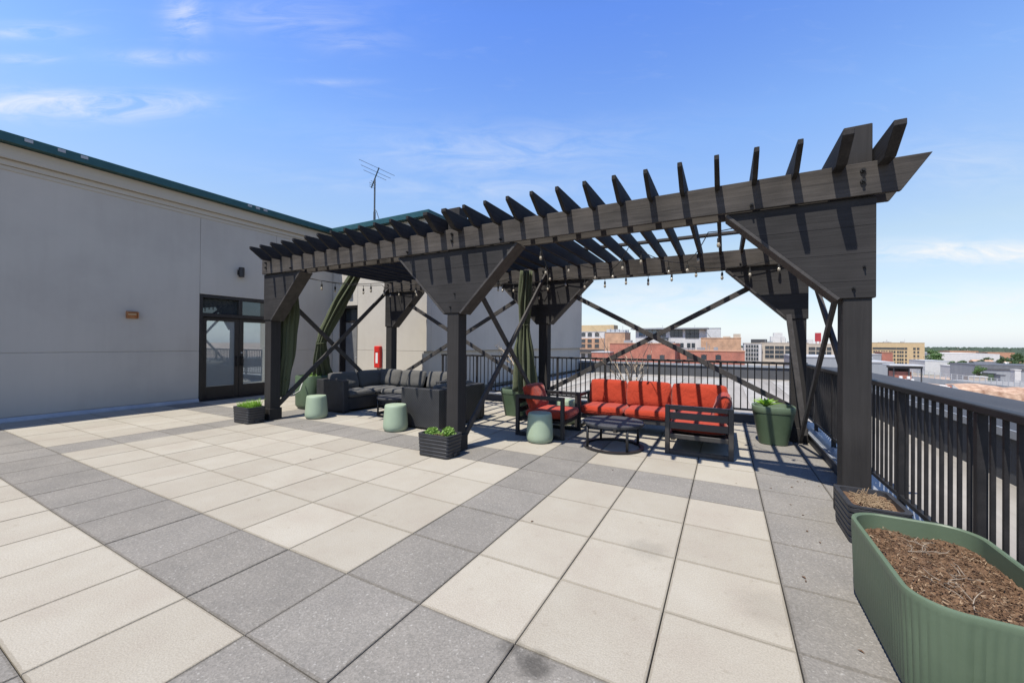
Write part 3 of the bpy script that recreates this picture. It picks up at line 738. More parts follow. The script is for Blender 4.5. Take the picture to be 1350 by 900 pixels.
# aerial on the roof
an = thing('aerial', 'grey television aerial on a thin mast above the roof edge', 'aerial', (-9.2, 8.0, 5.05))
bm = B(); tube(bm, [(-9.2, 8, 5.0), (-9.2, 8, 7.15)], .028, 8); tube(bm, [(-9.2, 8, 5.05), (-9.2, 8, 6.0)], .04, 8); obj('mast', bm, 'antenna', an)
bm = B(); bd_ = r0 * .34 - f0 * .42 + u0 * .34; pc = Vector((-9.2, 8, 7.15)); p0 = pc - bd_ * .62; p1 = pc + bd_ * .72; tube(bm, [p0, p1], .022, 6); obj('boom', bm, 'antenna', an)
d = (p1 - p0).normalized(); s = (r0 * .95 - u0 * .30 + f0 * .45).normalized()
for t, ln in ((.03, .16), (.12, .2), (.2, .26), (.3, .2), (.62, .85), (.78, 1.1), (.97, 1.3)):
    c = p0.lerp(p1, t); bm = B(); tube(bm, [c - s * ln * .5, c + s * ln * .42], .007, 5); obj('element', bm, 'antenna', an)
bm = B(); tube(bm, [(-9.19, 8, 6.1), (-9.1, 8, 6.0), (-8.97, 8, 5.7), (-8.98, 8, 5.5), (-9.08, 8, 5.42), (-9.17, 8, 5.5)], .012, 5); obj('cable', bm, 'antenna', an)

# ------------------------------------------------------------------ pergola
PX = [-6.085, -1.765, 2.509]; S = .193; YF, YB = 2.63, 5.672
ZG0, ZG1, ZB0, ZB1, ZR0, ZR1 = 1.886, 2.743, 2.745, 3.02, 2.972, 3.172
perg = thing('pergola', 'large black stained timber pergola with spiky rafter ends over the seating', 'pergola', (-1.765, 4.25, 0))
h = S / 2
def bolt(bm, x, y, z, r=.016, s=-1):
    tube(bm, [(x, y, z), (x, y + s * .014, z)], r, 8); tube(bm, [(x, y + s * .014, z), (x, y + s * .034, z)], r * .5, 6)
for row, yf in ((0, YF), (1, YB)):
    for k, px in enumerate(PX):
        bm = B(); ztop = [[2.99, 3.33, 3.365], [2.99, 2.99, 2.99]][row][k]
        box(bm, px - h, px + h, yf, yf + S, 0, ztop, .006)
        post = obj('post', bm, 'wood_z', perg)
        bm = B(); box(bm, px - h - .022, px + h + .022, yf - .022, yf + S + .022, .002, .22, .005); obj('post_base', bm, 'wood_z', post)
        # gusset: solid triangular haunch boxed round the post
        ga, gb = yf - .014, yf + S + .014
        l = px - h - .022; r = px + h + .022; ext = .885
        pl = [(l, ZG0), (r, ZG0), (r, ZG1), (l, ZG1)]
        if k > 0: pl[3] = (l - ext + .02, ZG1); 
        if k < 2: pl[2] = (r + ext - .02, ZG1)
        bm = B(); prism(bm, pl, ga, gb, 'Y', .005)
        gus = obj('gusset', bm, 'wood_g', perg)
        # edge board nailed under the slope, a touch proud
        bm = B()
        if k > 0:
            a = Vector((l, ga, ZG0)); b_ = Vector((l - ext + .02, ga, ZG1)); m_ = Vector((0, (gb - ga) / 2, 0)); off = Vector((-.66, 0, -.75)) * .012
            bar(bm, a + m_ + off + (b_ - a) * .005, b_ + m_ + off - (b_ - a) * .005, gb - ga + .024, .026, up=(-.7, 0, -.7))
        if k < 2:
            a = Vector((r, ga, ZG0)); b_ = Vector((r + ext - .02, ga, ZG1)); m_ = Vector((0, (gb - ga) / 2, 0)); off = Vector((.66, 0, -.75)) * .012
            bar(bm, a + m_ + off + (b_ - a) * .005, b_ + m_ + off - (b_ - a) * .005, gb - ga + .024, .026, up=(.7, 0, -.7))
        obj('edge_board', bm, 'wood_b', gus)
        bm = B()
        for (bx0, bz) in ((px + .02, 2.86), (px + .02, 2.95)): bolt(bm, bx0, yf - .056, bz, .02)
        for sgn in ((-1,) if k == 2 else ((1,) if k == 0 else (-1, 1))):
            bolt(bm, px + sgn * .78, yf - .056, 2.79, .016); bolt(bm, px + sgn * .56, yf - .056, 2.93, .012) if False else None
        if row == 0 and k > 0: bolt(bm, px - .03, ga, 1.97, .013); bolt(bm, px + .04, ga, 2.15, .011)
        obj('bolt', bm, 'iron', gus)
# beams: two boards in front of and behind each row of posts
for row, yf in ((0, YF), (1, YB)):
    for ya, yb in ((yf - .054, yf - .016), (yf + S + .016, yf + S + .054)):
        bm = B()
        prism(bm, [(-6.2, ZB0), (2.77, ZB0), (2.955, ZB1), (-6.2, ZB1)], ya, yb, 'Y', .004)
        obj('beam', bm, 'wood_x', perg)
# rafters with pointed tails
RY0, RY1 = 2.215, 6.30
def rafter_bm(x, th):
    bm = B()
    prism(bm, [(RY0 + .215, ZR0), (RY1 - .215, ZR0), (RY1, ZR1 - .045), (RY1, ZR1), (RY0, ZR1), (RY0, ZR1 - .045)], x - th / 2, x + th / 2, 'X', .004)
    return bm
xs = []
for a, b_ in ((PX[1] + .15, PX[2] - .15), (PX[0] + .15, PX[1] - .15)):
    xs += [a + (b_ - a) * k / 13 for k in range(14)]
base = None
for x in xs:
    if min(abs(x - p) for p in PX) < .16 and x > -5: continue
    if base is None: base = obj('rafter', rafter_bm(x, .04), 'wood_y', perg); bx0 = x
    else:
        dup_part(base, (x - bx0, 0, random.uniform(-.004, .004)))
for x in (PX[1] - .15, PX[1] + .15, PX[2] - .15, PX[2] + .15): obj('rafter', rafter_bm(x, .075), 'wood_y', perg)
for y in (3.24, 5.16):
    bm = B(); box(bm, -6.15, 2.75, y - .05, y + .05, ZR1 + .002, ZR1 + .042, .003); obj('purlin', bm, 'wood_x', perg)
# cross braces
def brace(p0, p1, up, w=.036, t=.085):
    bm = B(); bar(bm, p0, p1, w, t, up, .003); obj('brace', bm, 'wood_b', perg)
ys0, ys1 = YF + S, YB
for k, px in enumerate(PX):
    if k == 0:
        brace((px + .03, ys0 - .03, .24), (px + .03, ys1, 2.86), (0, -1, 1)); brace((px - .015, ys0 - .03, 2.50), (px - .015, ys1, .06), (0, 1, 1))
    elif k == 1:
        brace((px + .08, ys0 - .03, .16), (px + .08, ys1 + .02, 2.95), (0, -1, 1)); brace((px + .03, ys0 - .03, 2.66), (px + .03, ys1 + .02, .05), (0, 1, 1))
    else:
        brace((px - .01, ys0 - .03, 2.46), (px - .01, 5.45, .06), (0, 1, 1)); brace((px + .04, ys0 - .03, .86), (px + .04, 5.28, 2.74), (0, -1, 1))
        brace((2.37, 5.60, 1.95), (2.56, 5.47, .15), (-1, 0, .1), .05, .07)
for (xa, xb) in ((PX[0], PX[1]), (PX[1], PX[2])):
    brace((xa + .62, YB + .06, 2.44), (xb - .08, YB + .06, .52), (1, 0, 1)); brace((xb - .60, YB + .105, 2.44), (xa + .08, YB + .105, .52), (-1, 0, 1))

# ------------------------------------------------------------------ string lights
def strand(label, pts, n, seed):
    rnd = random.Random(seed)
    P = [Vector(p) for p in pts]; root = thing('string_lights', label, 'string lights', P[0], 'string lights under the pergola')
    path = []
    for a, b_, sag in zip(P, P[1:], [.09 * (b - a).length ** .9 for a, b in zip(P, P[1:])]):
        for k in range(10):
            t = k / 10; q = a.lerp(b_, t); q.z -= sag * 4 * t * (1 - t) * .6; path.append(q)
    path.append(P[-1])
    bm = B(); tube(bm, path, .0065, 5); obj('cable', bm, 'cable', root)
    L_ = [0.]
    for a, b_ in zip(path, path[1:]): L_.append(L_[-1] + (b_ - a).length)
    for i in range(n):
        s = L_[-1] * (i + .5) / n; k = max(j for j in range(len(L_)) if L_[j] <= s); k = min(k, len(path) - 2)
        q = path[k].lerp(path[k + 1], (s - L_[k]) / max(1e-6, L_[k + 1] - L_[k]))
        dz = .03 + rnd.uniform(0, .03)
        bm = B(); lathe(bm, [(.004, .0), (.006, -.02 - dz), (.017, -.03 - dz), (.019, -.075 - dz), (.012, -.08 - dz)], q, 8); s_ = obj('socket', bm, 'cable', root, 'auto')
        zb = -.08 - dz
        bm = B(); lathe(bm, [(.011, zb), (.019, zb - .016), (.023, zb - .034), (.018, zb - .056), (.006, zb - .066)], q, 10); obj('bulb', bm, 'bulb', s_, True)
yb_ = YB - .09
strand('string lights draped along the back beam above the red sofa', [(-2.6, yb_, 2.76), (-1.3, yb_, 2.80), (-.1, yb_, 2.76), (1.0, yb_, 2.81), (2.1, yb_, 2.79), (2.42, yb_, 2.9)], 13, 1)
strand('string lights sagging from front rafters to the back beam over the coffee table', [(2.2, 2.9, 2.9), (1.32, 3.9, 2.92), (.9, yb_ - .1, 2.86), (.3, 4.1, 2.93), (-.35, yb_ - .1, 2.85), (-.9, 3.6, 2.93), (-1.5, yb_ - .1, 2.9)], 13, 2)
strand('string lights draped over the back corner above the wicker seats', [(-5.9, 2.9, 2.82), (-5.2, 4.6, 2.75), (-5.8, yb_, 2.85), (-4.8, yb_, 2.80), (-3.7, yb_, 2.83), (-2.5, yb_, 2.85)], 11, 3)
strand('string lights crossing between left front post and middle back post', [(-5.6, 2.86, 2.72), (-4.4, 4.2, 2.72), (-3.1, 5.0, 2.75), (-2.0, yb_, 2.8), (-1.75, yb_, 2.5), (-1.6, yb_, 2.82)], 6, 4)

# ------------------------------------------------------------------ curtains gathered into bundles
def curtain(label, path, radii, seed, pleats=9, tie=None, depth=.32):
    rnd = random.Random(seed); base = path[-1]
    root = thing('curtain', label, 'curtain', (base[0], base[1], base[2]), 'gathered green curtains')
    P = []; R = []
    for i in range(len(path) - 1):
        for k in range(6):
            t = k / 6; tt = t * t * (3 - 2 * t)
            P.append(Vector(path[i]).lerp(Vector(path[i + 1]), t)); R.append(radii[i] * (1 - tt) + radii[i + 1] * tt)
    P.append(Vector(path[-1])); R.append(radii[-1])
    n = pleats * 6; rings = []; ph = [rnd.uniform(-.25, .25) for _ in range(pleats)]; am = [rnd.uniform(.7, 1.3) for _ in range(pleats)]
    bm = B()
    for p, r in zip(P, R):
        ring = []
        for k in range(n):
            j = k // 6; a = 2 * PI * (k + ph[j]) / n; w = math.sin(2 * PI * (k % 6) / 6)
            rr = r * (1 + depth * am[j] * w * (1 + .35 * math.sin(p.z * 3.1 + j * 1.7)) + .05 * math.sin(p.z * 9 + j * 2.3)); a += .12 * math.sin(p.z * 2.2 + j * .9)
            ring.append(bm.verts.new((p.x + math.cos(a) * rr * .8, p.y + math.sin(a) * rr, p.z + (.02 * math.sin(3 * a) if p is P[-1] else 0))))
        rings.append(ring)
    for a, b_ in zip(rings, rings[1:]):
        for k in range(n): bm.faces.new((a[k], a[(k + 1) % n], b_[(k + 1) % n], b_[k]))
    bm.faces.new(rings[0][::-1]); bm.faces.new(rings[-1])
    obj('cloth', bm, 'curtain', root, True)
    if tie:
        i, r = tie; p = Vector(path[i]); bm = B()
        tube(bm, [p + Vector((math.cos(a) * r * .9, math.sin(a) * r * 1.05, .02 * math.sin(a))) for a in [2 * PI * k / 16 for k in range(17)]], .014, 6, False)
        obj('tie', bm, 'curtain', root)
    return root
curtain('green curtain slanting from the rafters to a cross brace above the tall pot', [(-6.10, 4.70, 3.16), (-6.17, 4.28, 2.4), (-6.22, 3.98, 1.78), (-6.24, 3.86, 1.46), (-6.42, 4.0, 1.0), (-6.62, 4.22, .62)], [.125, .14, .115, .085, .15, .20], 3, tie=(3, .09))
curtain('green curtain hanging straight behind the left front post', [(-6.09, 3.07, 2.9), (-6.09, 3.06, 2.0), (-6.10, 3.02, 1.2), (-6.12, 2.96, .75), (-6.12, 2.93, .42)], [.10, .125, .12, .10, .075], 5, tie=(3, .09))
curtain('green curtain bundle hanging beside the middle back post', [(-1.93, 5.22, 2.9), (-1.95, 5.2, 2.3), (-1.96, 5.2, 1.85), (-1.95, 5.2, 1.2), (-1.93, 5.2, .55)], [.11, .12, .095, .18, .22], 8, 11, tie=(2, .10), depth=.42)
bm = B(); tube(bm, [(-6.05, 3.05, .62), (-6.2, 3.2, .40), (-6.35, 3.45, .45), (-6.5, 3.62, .62)], .012, 6)
tag(obj('strap', bm, 'strap'), 'pale loose strap between left front curtain and tall pot', 'strap')

# ------------------------------------------------------------------ sage stools
def stool_root(loc, label):
    r = thing('garden_stool', label, 'stool', loc, 'round sage green stools')
    prof = [(.15, .0), (.18, .006), (.196, .03), (.203, .07), (.202, .12), (.196, .2), (.188, .3), (.181, .39), (.177, .415), (.168, .43), (.10, .436), (.001, .437)]
    bm = B(); lathe(bm, prof, loc, 44); obj('body', bm, 'sage', r, 'auto')
    bm = B(); lathe(bm, [(.14, .0), (.14, .012)], (loc[0], loc[1], -.0), 30); obj('foot_ring', bm, 'pot_black', r)
    return r
st = stool_root((-.95, 3.74, .004), 'sage green stool in front of the red armchair')
dup(st, (-3.38, 3.21, .004), 'sage green stool in front of the black wicker seat nearest the middle post')
dup(st, (-5.50, 3.24, .004), 'sage green stool beside the tall green pot')
dup(st, (-1.10, 5.25, .004), 'sage green stool half hidden between red armchair and red sofa')

# ------------------------------------------------------------------ pots, planters and their plants
def blades(bm, c, n, spread, hgt, w, rnd, droop=.5, zone=None):
    for _ in range(n):
        if zone: x, y = rnd.uniform(-zone[0], zone[0]), rnd.uniform(-zone[1], zone[1])
        else:
            a = rnd.uniform(0, 2 * PI); q = spread * math.sqrt(rnd.random()); x, y = q * math.cos(a), q * math.sin(a)
        p = Vector((c[0] + x, c[1] + y, c[2])); a = rnd.uniform(0, 2 * PI); dr = Vector((math.cos(a), math.sin(a), 0)); sd_ = Vector((-dr.y, dr.x, 0))
        hh = hgt * rnd.uniform(.55, 1.1); ww = w * rnd.uniform(.7, 1.2); prev = None
        for k in range(4):
            t = k / 3; q = p + Vector((0, 0, hh * t)) + dr * (hh * droop * t * t)
            wk = ww * (1 - t) ** .7 + .0006
            cur = (bm.verts.new(q - sd_ * wk), bm.verts.new(q + sd_ * wk))
            if prev: bm.faces.new((prev[0], prev[1], cur[1], cur[0]))
            prev = cur

def leafballs(bm, c, n, size, zone, hgt, rnd):
    for _ in range(n):
        x, y = max(-1.3, min(1.3, rnd.gauss(0, .6))) * zone[0] * .8, max(-1.3, min(1.3, rnd.gauss(0, .6))) * zone[1] * .8
        z = hgt * rnd.random() * max(.15, 1 - (x / zone[0]) ** 2 * .5 - (y / zone[1]) ** 2 * .5)
        p = Vector((c[0] + x, c[1] + y, c[2] + z)); nrm = Vector((rnd.gauss(0, 1), rnd.gauss(0, 1), rnd.gauss(.8, .7))).normalized()
        u = nrm.orthogonal().normalized(); v = nrm.cross(u); s_ = size * rnd.uniform(.6, 1.3)
        bm.faces.new([bm.verts.new(p + u * s_), bm.verts.new(p + v * s_ * .6 + nrm * s_ * .15), bm.verts.new(p - u * s_), bm.verts.new(p - v * s_ * .6 + nrm * s_ * .15)])

def black_planter(loc, rz, label, soil='soil'):
    r = thing('planter_box', label, 'planter', loc, 'black ribbed planter boxes')
    sx_, sy_, hz, n = .51, .33, .28, 6
    bm = B()
    def rr(w, d, z, rad=.045, seg=4):
        out = []
        for cx, cy, a0 in ((w / 2 - rad, d / 2 - rad, 0), (-w / 2 + rad, d / 2 - rad, PI / 2), (-w / 2 + rad, -d / 2 + rad, PI), (w / 2 - rad, -d / 2 + rad, 1.5 * PI)):
            for k in range(seg + 1):
                a = a0 + PI / 2 * k / seg; out.append(bm.verts.new((cx + rad * math.cos(a), cy + rad * math.sin(a), z)))
        return out
    rings = []
    for k in range(n):
        z0 = hz * k / n; z1 = hz * (k + 1) / n; tp = .94 + .06 * k / n
        rings += [rr(sx_ * tp - .012, sy_ * tp - .012, z0 + .002), rr(sx_ * tp, sy_ * tp, z0 + .010), rr(sx_ * tp, sy_ * tp, z1 - .008), rr(sx_ * tp - .012, sy_ * tp - .012, z1 - .001)]
    rings += [rr(sx_, sy_, hz), rr(sx_, sy_, hz + .012), rr(sx_ - .06, sy_ - .06, hz + .012), rr(sx_ - .07, sy_ - .07, hz - .06)]
    for a, b_ in zip(rings, rings[1:]):
        m_ = len(a)
        for k in range(m_): bm.faces.new((a[k], a[(k + 1) % m_], b_[(k + 1) % m_], b_[k]))
    bm.faces.new(rings[0][::-1]); bm.faces.new(rings[-1])
    obj('box_body', bm, 'pot_black', r, 'auto', local=True)
    bm = B(); box(bm, sx_ / 2 - .03, sx_ / 2 + .004, -.03, .03, .02, .06, .004); obj('drain_plug', bm, 'pot_black', r, local=True)
    rnd = random.Random(5); bm = B(); vs = {}
    for i in range(15):
        for j in range(9):
            vs[i, j] = bm.verts.new(((i / 14 - .5) * (sx_ - .065), (j / 8 - .5) * (sy_ - .065), hz - .03 + rnd.uniform(-.008, .014)))
    for i in range(14):
        for j in range(8): bm.faces.new((vs[i, j], vs[i + 1, j], vs[i + 1, j + 1], vs[i, j + 1]))
    obj('soil_fill', bm, soil, r, True, local=True)
    r.rotation_euler = (0, 0, rz)
    return r
black_planter((-1.80, 2.42, 0), 0, 'black ribbed planter with leafy green plants before the middle post')
black_planter((-6.17, 2.36, 0), .0, 'black ribbed planter full of grass before the left post')
black_planter((2.515, 2.315, 0), PI / 2, 'black ribbed planter with dry straw before the right post', 'soil').scale = (1.02, 1.1, 1)
rnd = random.Random(21)
bm = B(); leafballs(bm, (-1.93, 2.42, .25), 420, .017, (.10, .10), .10, rnd)
tag(obj('leafy_plant', bm, 'sedum'), 'low spreading green plant, left half of the planter before the middle post', 'plant')
bm = B(); leafballs(bm, (-1.68, 2.44, .25), 420, .017, (.09, .10), .13, rnd)
tag(obj('leafy_plant', bm, 'sedum'), 'taller bushy green plant, right half of the planter before the middle post', 'plant')
bm = B(); leafballs(bm, (-1.81, 2.36, .262), 60, .016, (.07, .05), .02, rnd); tag(obj('dry_leaves', bm, 'straw'), 'few dry leaves between green plants in the middle planter', 'dry leaves', kind='stuff')
bm = B(); blades(bm, (-6.17, 2.36, .25), 700, 0, .12, .005, rnd, .5, (.20, .11)); blades(bm, (-6.08, 2.40, .25), 150, 0, .17, .005, rnd, .6, (.08, .08))
tag(obj('grass', bm, 'grass'), 'bright green grass growing in the left black planter', 'grass', kind='stuff')
bm = B()
for _ in range(330):
    x, y = rnd.gauss(0, .05), rnd.gauss(0, .085)
    if abs(x) > .12 or abs(y) > .2: continue
    c = Vector((2.515 + x, 2.315 + y, .262 + rnd.uniform(0, .025))); a = rnd.uniform(0, PI); l = rnd.uniform(.02, .06); t = rnd.uniform(-.25, .5)
    dv = Vector((math.cos(a) * l, math.sin(a) * l, t * l)); tube(bm, [c - dv * .5, c + dv * .5 + Vector((0, 0, rnd.uniform(0, .01)))], .0022, 4)
for p in ((2.47, 2.36), (2.5, 2.39), (2.45, 2.33)): tube(bm, [(p[0], p[1], .26), (p[0] + .01, p[1], .3), (p[0] + .03, p[1] + .01, .35)], .003, 4)
tag(obj('dry_straw', bm, 'straw'), 'dry straw and dead stems in the right black planter', 'straw', kind='stuff')

# big oblong green planter in the right foreground
BPX0, BPX1, BPY0, BPY1, BPH = 2.183, 2.745, .41, 1.45, .46
bp_ = thing('oblong_planter', 'large oblong green fluted planter of brown mulch in the right corner', 'planter', ((BPX0 + BPX1) / 2, (BPY0 + BPY1) / 2, 0))
def rrect(x0, x1, y0, y1, rad, step=.0075):
    """closed outline as list of (x, y, nx, ny, arclength)"""
    segs = []
    pts = []; s = 0
    def line(ax, ay, bx, by, nx, ny):
        nonlocal s
        l = math.hypot(bx - ax, by - ay); n = max(1, int(l / step))
        for k in range(n): t = k / n; pts.append((ax + (bx - ax) * t, ay + (by - ay) * t, nx, ny, s + l * t))
        s += l
    def arc(cx, cy, a0):
        nonlocal s
        l = rad * PI / 2; n = max(3, int(l / step))
        for k in range(n): a = a0 + PI / 2 * k / n; pts.append((cx + rad * math.cos(a), cy + rad * math.sin(a), math.cos(a), math.sin(a), s + l * k / n))
        s += l
    line(x0 + rad, y0, x1 - rad, y0, 0, -1); arc(x1 - rad, y0 + rad, -PI / 2); line(x1, y0 + rad, x1, y1 - rad, 1, 0); arc(x1 - rad, y1 - rad, 0)
    line(x1 - rad, y1, x0 + rad, y1, 0, 1); arc(x0 + rad, y1 - rad, PI / 2); line(x0, y1 - rad, x0, y0 + rad, -1, 0); arc(x0 + rad, y0 + rad, PI)
    return pts
out = rrect(BPX0, BPX1, BPY0, BPY1, .165)
bm = B(); rings = []
def ring(off, z, flute=0.):
    r = []
    for (x, y, nx, ny, s) in out:
        o_ = off + flute * (abs(math.sin(s * PI / .03)) ** .7 - .5)
        r.append(bm.verts.new((x + nx * o_, y + ny * o_, z)))
    return r
for off, z, fl in ((-.035, .0, 0), (-.02, .012, .002), (-.012, .05, .0055), (-.004, .30, .0055), (0, .41, .0055), (.001, .43, .001), (.003, .452, 0), (0, .46, 0), (-.016, .462, 0), (-.022, .455, 0), (-.024, .3, 0)):
    rings.append(ring(off, z, fl))
for a, b_ in zip(rings, rings[1:]):
    n = len(a)
    for k in range(n): bm.faces.new((a[k], a[(k + 1) % n], b_[(k + 1) % n], b_[k]))
bm.faces.new(rings[0][::-1]); bm.faces.new(rings[-1])
obj('planter_body', bm, 'sage_dk', bp_, 'auto')
rnd = random.Random(31); bm = B(); vs = {}; nx_, ny_ = 46, 96
from mathutils import noise as mn
for i in range(nx_ + 1):
    for j in range(ny_ + 1):
        u, v = i / nx_ * 2 - 1, j / ny_ * 2 - 1
        x = (BPX0 + BPX1) / 2 + u * ((BPX1 - BPX0) / 2 - .026); y = (BPY0 + BPY1) / 2 + v * ((BPY1 - BPY0) / 2 - .026)
        # keep inside the rounded corners
        hx, hy, rad = (BPX1 - BPX0) / 2 - .026, (BPY1 - BPY0) / 2 - .026, .141
        dx, dy = abs(u) * hx - (hx - rad), abs(v) * hy - (hy - rad)
        if dx > 0 and dy > 0:
            q = math.hypot(dx, dy)
            if q > rad: x += -math.copysign(dx * (1 - rad / q), u); y += -math.copysign(dy * (1 - rad / q), v)
        z = .368 + .018 * mn.noise(Vector((x * 7, y * 7, 1))) + .010 * mn.noise(Vector((x * 24, y * 24, 4))) + rnd.uniform(-.004, .004)
        vs[i, j] = bm.verts.new((x, y, z))
for i in range(nx_):
    for j in range(ny_): bm.faces.new((vs[i, j], vs[i + 1, j], vs[i + 1, j + 1], vs[i, j + 1]))
obj('soil_fill', bm, 'soil', bp_)
def chips(n, smin, smax, mat, name, seed):
    rnd = random.Random(seed); bm = B()
    for _ in range(n):
        x = rnd.uniform(BPX0 + .04, BPX1 - .04); y = rnd.uniform(BPY0 + .04, BPY1 - .04)
        qx = abs(x - (BPX0 + BPX1) / 2) - ((BPX1 - BPX0) / 2 - .165); qy = abs(y - (BPY0 + BPY1) / 2) - ((BPY1 - BPY0) / 2 - .165)
        if qx > 0 and qy > 0 and math.hypot(qx, qy) > .12: continue
        z = .375 + .018 * mn.noise(Vector((x * 7, y * 7, 1))) + rnd.uniform(-.003, .008)
        l = rnd.uniform(smin, smax); w = l * rnd.uniform(.12, .4); t = l * .08
        m_ = MTX((x, y, z), rnd.gauss(0, .4), rnd.gauss(0, .4), rnd.uniform(0, PI))
        pts = [m_ @ Vector(q) for q in ((-l / 2, -w / 2, 0), (l / 2, -w / 3, t), (l / 2, w / 3, 0), (-l / 2, w / 2, t))]
        top = [bm.verts.new(p) for p in pts]; bot = [bm.verts.new(p - Vector((0, 0, t + .001))) for p in pts]
        bm.faces.new(top); bm.faces.new(bot[::-1])
        for k in range(4): bm.faces.new((top[k], bot[k], bot[(k + 1) % 4], top[(k + 1) % 4]))
    return obj(name, bm, mat, bp_)
chips(2600, .006, .022, 'soil', 'mulch_chips', 2)['kind'] = 'stuff'
chips(900, .005, .020, 'chip', 'mulch_chips', 3)['kind'] = 'stuff'
bm = B()
for (x, y, n) in ((2.40, 1.16, 5), (2.47, 1.22, 6), (2.42, .84, 5), (2.52, .95, 5), (2.46, .70, 4)):
    for _ in range(n):
        a = rnd.uniform(0, 2 * PI); l = rnd.uniform(.03, .085); p = Vector((x + rnd.gauss(0, .025), y + rnd.gauss(0, .03), .391)); pts = [p]
        for k in range(3): a += rnd.gauss(0, .8); p = p + Vector((math.cos(a) * l / 3, math.sin(a) * l / 3, rnd.uniform(-.004, .018))); pts.append(p)
        tube(bm, pts, [.0022, .002, .0016, .001], 5)
tag(obj('dead_twigs', bm, 'twig'), 'dead pale twigs lying on the mulch of the oblong planter', 'twigs', kind='stuff')

def tapered_pot(loc, r0_, r1_, h_, label, sq=None, mat='pot_green', rim=.1):
    r = thing('plant_pot', label, 'plant pot', loc)
    bm = B(); lathe(bm, [(r0_ * .92, 0), (r0_, .01), (r0_ + (r1_ - r0_) * .9, h_ - rim - .005)], loc, 40, sq); obj('pot_body', bm, mat, r, 'auto')
    bm = B(); lathe(bm, [(r0_ + (r1_ - r0_) * .9 + .004, h_ - rim), (r1_, h_ - rim + .01), (r1_ + .004, h_ - .008), (r1_, h_), (r1_ - .03, h_), (r1_ - .045, h_ - .06)], loc, 40, sq); obj('rim', bm, mat if mat != 'pot_green' else 'sage_dk', r, 'auto')
    bm = B(); lathe(bm, [(r1_ - .046, h_ - .062), (.001, h_ - .05)], loc, 40, sq); obj('soil_fill', bm, 'soil', r)
    return r
tapered_pot((2.16, 5.42, 0), .185, .275, .57, 'tapered green pot with agave before the far right post', 3.2)
tapered_pot((-2.30, 5.52, 0), .20, .28, .55, 'tapered green pot with a bare shrub before the middle back post', 3.2)
tapered_pot((-.10, 6.15, 0), .19, .27, .55, 'green pot hidden behind the red sofa holding a dry shrub')
tp = thing('plant_pot', 'tall dark green rounded pot beside the left wicker seat', 'plant pot', (-6.66, 3.96, 0))
bm = B(); lathe(bm, [(.24, 0), (.25, .008), (.295, .07), (.30, .09), (.305, .715), (.295, .73), (.265, .73), (.255, .66)], (-6.66, 3.96, 0), 48, 3.4); obj('pot_body', bm, 'pot_green', tp, 'auto')
bm = B(); lathe(bm, [(.256, .66), (.001, .68)], (-6.66, 3.96, 0), 40, 3.4); obj('soil_fill', bm, 'soil', tp)
rnd = random.Random(8)
bm = B(); leafballs(bm, (-6.66, 4.06, .66), 420, .035, (.26, .22), .22, rnd); tag(obj('leafy_plant', bm, 'sedum'), 'pale green leafy plant in the tall green pot', 'plant')
# agave rosette
bm = B()
for k in range(26):
    a = k * 2.4; t = k / 26; L0 = .15 + .09 * (1 - t); up = .45 + 1.0 * t
    dr = Vector((math.cos(a), math.sin(a), 0)); sd_ = Vector((-dr.y, dr.x, 0)); p = Vector((2.06, 5.36, .53)); prev = None
    for i in range(5):
        s_ = i / 4; q = p + dr * (L0 * s_ * math.cos(up * (1 - .35 * s_))) + Vector((0, 0, L0 * s_ * math.sin(up * (1 - .35 * s_)) + .02)); w = .028 * (1 - s_) ** .6 * (.6 + 1.2 * s_ * (1 - s_) * 2) + .0008
        cur = (bm.verts.new(q - sd_ * w + Vector((0, 0, w * .5))), bm.verts.new(q), bm.verts.new(q + sd_ * w + Vector((0, 0, w * .5))))
        if prev:
            for m_ in (0, 1): bm.faces.new((prev[m_], prev[m_ + 1], cur[m_ + 1], cur[m_]))
        prev = cur
tag(obj('agave', bm, 'agave'), 'bright green spiky agave in the pot by the far right post', 'plant')
def shrub(label, base_, n, hgt, spread, seed, trunk=0):
    rnd = random.Random(seed); bm = B()
    def grow(p, d, l, r, lev):
        pts = [p]; q = p
        for k in range(5):
            d = (d + Vector((rnd.gauss(0, .12), rnd.gauss(0, .12), .05))).normalized(); q = q + d * (l / 5); pts.append(q)
            if lev < 2 and k >= 1 and rnd.random() < .6:
                dd = (d + Vector((rnd.gauss(0, .6), rnd.gauss(0, .6), .1))).normalized(); grow(q, dd, l * rnd.uniform(.35, .6), r * .55, lev + 1)
        tube(bm, pts, [r * (1 - .15 * k) for k in range(6)], 5)
    b0 = Vector(base_)
    if trunk:
        tube(bm, [b0, b0 + Vector((.02, 0, trunk * .5)), b0 + Vector((0, .02, trunk))], [.022, .018, .02], 7); b0 = b0 + Vector((0, .02, trunk))
    for k in range(n):
        a = rnd.uniform(0, 2 * PI); d = Vector((math.cos(a) * spread, math.sin(a) * spread, 1)).normalized(); grow(b0, d, hgt * rnd.uniform(.7, 1.15), .013, 0)
    return tag(obj('dry_shrub', bm, 'bark'), label, 'shrub')
shrub('bare pale branched shrub standing behind the red sofa', (-.10, 6.05, .5), 10, .78, .6, 3)
shrub('bare shrub on a thin trunk in the pot by the middle back post', (-2.28, 5.5, .5), 8, .5, 1.0, 5, .45)

